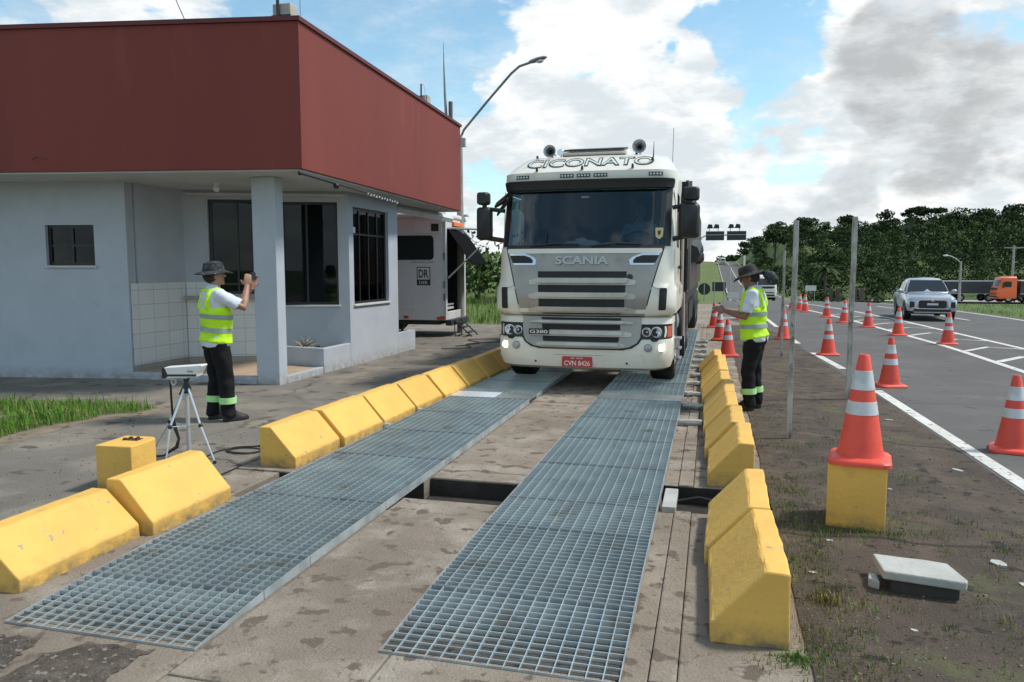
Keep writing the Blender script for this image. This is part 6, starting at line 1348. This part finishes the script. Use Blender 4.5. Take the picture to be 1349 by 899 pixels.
# bank behind the mobile office
B_ = 'bushes on the green bank behind the mobile office'
for k, (x, y, rad, lab) in enumerate([(-9.6, 31.0, (1.8, 1.5, 2.2), 'tall leafy bush on the bank nearest the mobile office awning'), (-7.8, 32.5, (1.7, 1.4, 2.3), 'leafy bush on the bank between the awning and the truck mirror'), (-11.5, 33, (1.9, 1.5, 2.4), 'leafy bush on the bank hidden mostly by the mobile office'), (-6.3, 35, (1.6, 1.3, 2.2), 'leafy bush on the bank beside the truck cab'), (-8.8, 36, (2.0, 1.5, 3.0), 'higher dark bush at the back of the bank')]):
    shrub('bush', lab, x, y, rad, 900, .24, (1, 2, 2, 3) if k < 4 else (1, 1, 3), B_, 50 + k)
shrub('bush', 'round pale bush beside the utility pole before the wood', 37.5, 105, (3.2, 2.5, 3.2), 500, .6, (1, 1, 2), None, 77)
# left slope beyond: dark trees on the crest
for k, (x, y, H, lab) in enumerate([(-5.8, 170, 5.5, 'dark tree on the left hill crest nearest the highway'), (-9.5, 165, 6.5, 'dark tree on the left hill crest behind the truck mirror'), (-13.5, 160, 7, 'dark tree on the left hill crest hidden partly by the truck')]):
    r = random.Random(90 + k); tree('hill_tree', lab, x, y, H, [(r.uniform(-1.6, 1.6), r.uniform(-1.5, 1.5), r.uniform(.45, .9), (1.8, 1.8, 1.4), .7) for _ in range(5)], .22, 'dark trees on the left hill crest', .7, 130, (0, 0, 1), seed=90 + k)
# far wood at the road crest
r = random.Random(21); vs, fs, ms = [], [], []
for k in range(60):
    y = 455 + r.random() * 50; x = 4 + r.random() * 40 if k % 2 else 9 + r.random() * 28
    leaf_cloud(vs, fs, ms, (x, y, road_z(440) - .2 + r.uniform(0, 2.2) + (x - 4) * .05), (3, 3, 2.6), 40, 2.0, r, (0, 0, 1))
tag(finish('far_woods', vs, fs, ms, LM), kind='stuff')
# scrub on slopes left and right of the rising road
r = random.Random(31); vs, fs, ms = [], [], []
for k in range(330):
    if k % 2: y = 90 + r.random() * 260; x = road_left(y) + 10.2 + r.random() ** 1.2 * (5 + y * .06)
    else: y = 75 + r.random() * 200; x = -4.5 - r.random() ** 1.3 * 22
    s = r.uniform(.4, 1.15) * (1.5 if k % 2 and y > 150 else 1); leaf_cloud(vs, fs, ms, (x, y, hz(x, y) + s * .35), (s * 1.3, s * 1.3, s), 40, .5, r, (0, 0, 1, 3) if k % 2 else (0, 1, 1, 2))
tag(finish('undergrowth', vs, fs, ms, LM), kind='stuff')
# grass ------------------------------------------------------------
def blades(name, spots, mats):
    vs, fs, ms = [], [], []
    for (x, y, z, h, m, r) in spots:
        a = r.random() * 6.28; w = h * r.uniform(.018, .042) + .0013; ln = r.uniform(.1, .55) * h; dx, dy = math.cos(a) * ln, math.sin(a) * ln; px_, py_ = -math.sin(a) * w, math.cos(a) * w; o = len(vs)
        vs += [(x - px_, y - py_, z), (x + px_, y + py_, z), (x + dx * .4 + px_ * .7, y + dy * .4 + py_ * .7, z + h * .6), (x + dx * .4 - px_ * .7, y + dy * .4 - py_ * .7, z + h * .6), (x + dx, y + dy, z + h * .95)]
        fs += [(o, o + 1, o + 2, o + 3), (o + 3, o + 2, o + 4)]; ms += [m, m]
    return tag(finish(name, vs, fs, ms, mats), kind='stuff')
def inpoly(x, y, P):
    c = False
    for (x0, y0), (x1, y1) in zip(P, P[1:] + P[:1]):
        if (y0 > y) != (y1 > y) and x < (x1 - x0) * (y - y0) / (y1 - y0) + x0: c = not c
    return c
GP = [(-9.6, 4.6), (-7.3, 5.35), (-6.75, 5.75), (-6.85, 6.3), (-6.75, 6.75), (-6.5, 7.2), (-6.42, 7.62), (-6.9, 7.75), (-7.6, 7.72), (-8.3, 7.55), (-9.2, 7.3), (-11, 7.0), (-11, 4.6)]
r = random.Random(41); sp = []
while len(sp) < 32000:
    x, y = r.uniform(-11, -6.3), r.uniform(4.6, 7.8)
    n = mnoise.noise(Vector((x * 1.6, y * 1.6, 0)))
    if inpoly(x + .12 * n, y + .1 * n, GP) and n > -.45: sp.append((x, y, 0.0, (r.uniform(.03, .10) if r.random() < .95 else r.uniform(.10, .20)) * (1 + .6 * n), 0 if r.random() < .84 else 1, r))
blades('lawn_grass', sp, ['grass_leaf', 'grass_dry'])
tag(MB().quadbox([(-11.5, 4.3), (-7.3, 5.15), (-6.5, 5.6), (-6.6, 6.7), (-6.2, 7.4), (-6.3, 7.8), (-7.6, 7.85), (-9.2, 7.45), (-11.5, 7.1)], -.05, .0035).build('grass_soil', 'mat_sand'), kind='structure')
# weeds and dry tufts on the right shoulder and beside the blocks
sp = []
for k in range(260):
    if k < 120: x, y = r.uniform(.42, .78), r.uniform(3.1, 6.4)
    elif k < 200: x, y = r.uniform(.5, 2.0), r.uniform(3.0, 5.6)
    else: x, y = r.uniform(.5, 1.6), r.uniform(5.5, 9.0)
    if .66 < x < 1.36 and 4.15 < y < 4.72: continue
    for j in range(r.randint(8, 30)): sp.append((x + r.gauss(0, .05), y + r.gauss(0, .05), 0, r.uniform(.012, .045), 1 if r.random() < .72 else 0, r))
for j in range(900): a = r.random() * 6.28; q = abs(r.gauss(0, .10)); sp.append((.40 + abs(q) * math.cos(a) * 1.1, 3.38 - abs(q) * abs(math.sin(a)), -.03, r.uniform(.015, .06), 0 if r.random() < .6 else 1, r))
for j in range(500): sp.append((.96 + r.gauss(0, .18), 5.12 + r.gauss(0, .05), 0, r.uniform(.01, .04), 0 if r.random() < .5 else 1, r))
for j in range(160): sp.append((.60 + r.gauss(0, .04), 3.98 + r.gauss(0, .03), 0, r.uniform(.03, .08), 1, r))
for k in range(40):
    x, y = r.uniform(-6.5, -3.9), r.uniform(3.0, 6.5)
    for j in range(8): sp.append((x + r.gauss(0, .03), y + r.gauss(0, .02), 0, r.uniform(.01, .03), 1, r))
for y0 in [5.6 + .86 * i for i in range(8)]:
    for j in range(20): sp.append((-3.75 + r.gauss(0, .03), y0 + r.gauss(0, .1), 0, r.uniform(.01, .05), 1, r))
blades('weeds', sp, ['grass_leaf', 'grass_dry'])
# loose gravel on the shoulder and along the kerbs
vs, fs, ms = [], [], []
for k in range(5200):
    q = r.random()
    if q < .62: x, y = .5 + 1.9 * r.random(), 3.0 + 9 * r.random() ** 1.7
    elif q < .72: x, y = r.uniform(-3.85, -3.6), r.uniform(3, 11)
    elif q < .84: x, y = r.uniform(-7.5, -3.9), r.uniform(3.6, 7.5)
    else: x, y = .46 + .5 * r.random() ** 2, 3.0 + 7 * r.random()
    if 4.7 < y < 5.95 and -3.9 < x < .5: continue
    if abs(x - .96) < .19 and abs(y - 5.35) < .19: continue
    s = r.uniform(.003, .008) * (1.7 if r.random() < .06 else 1) * (1 if x > .4 else .8); o = len(vs)
    for a, b, c in ((-1, -1, 0), (1, -1, 0), (1, 1, 0), (-1, 1, 0), (-.6, -.6, 1), (.6, -.5, 1), (.5, .6, .9), (-.6, .5, .8)): vs.append((x + a * s * r.uniform(.7, 1.3), y + b * s * r.uniform(.7, 1.3), c * s * .9))
    for f in ((0, 1, 5, 4), (1, 2, 6, 5), (2, 3, 7, 6), (3, 0, 4, 7), (4, 5, 6, 7)): fs.append(tuple(o + i for i in f)); ms.append(k % 4 // 2 if r.random() < .7 else 2)
tag(finish('gravel', vs, fs, ms, ['stone_dark', 'mat_sand', 'bark']), kind='stuff')
# verges farther away
sp = []
while len(sp) < 26000:
    y = 22.5 + 30 * r.random() ** 1.6
    if r.random() < .45: x = r.uniform(-16, -3.7 + 3.0 * smoothstep(27, 42, y)); hh = r.uniform(.10, .38)
    else: x = r.uniform(10.35, 10.35 + 8 + y * .2); hh = r.uniform(.06, .22)
    if -10.9 < x < -6.0 and y < 20.5: continue
    sp.append((x, y, hz(x, y) - .05, hh, 0 if r.random() < .75 else 1, r))
blades('verge_grass', sp, ['grass_leaf', 'grass_dry'])
# orange litter at the edge of the lawn
o = MB().quadbox([(-.18, -.05), (.16, -.03), (.17, .05), (-.17, .07)], .04, .06).build('plastic_scrap', 'cone_orange', bevel=.006); o.location = (-7.35, 5.66, .03); o.rotation_euler = (R_(6), R_(-4), .2); tag(o, 'flat orange plastic scrap lying in the grass at the left edge', 'scrap')
o = MB().quadbox([(-.2, -.12), (.12, -.1), (.14, .08), (-.2, .12)], .0, .05).build('paving_piece', 'stone_pale', bevel=.012); o.location = (-6.98, 5.25, 0); tag(o, 'grey broken paving piece at the left edge below the grass', 'paving piece')
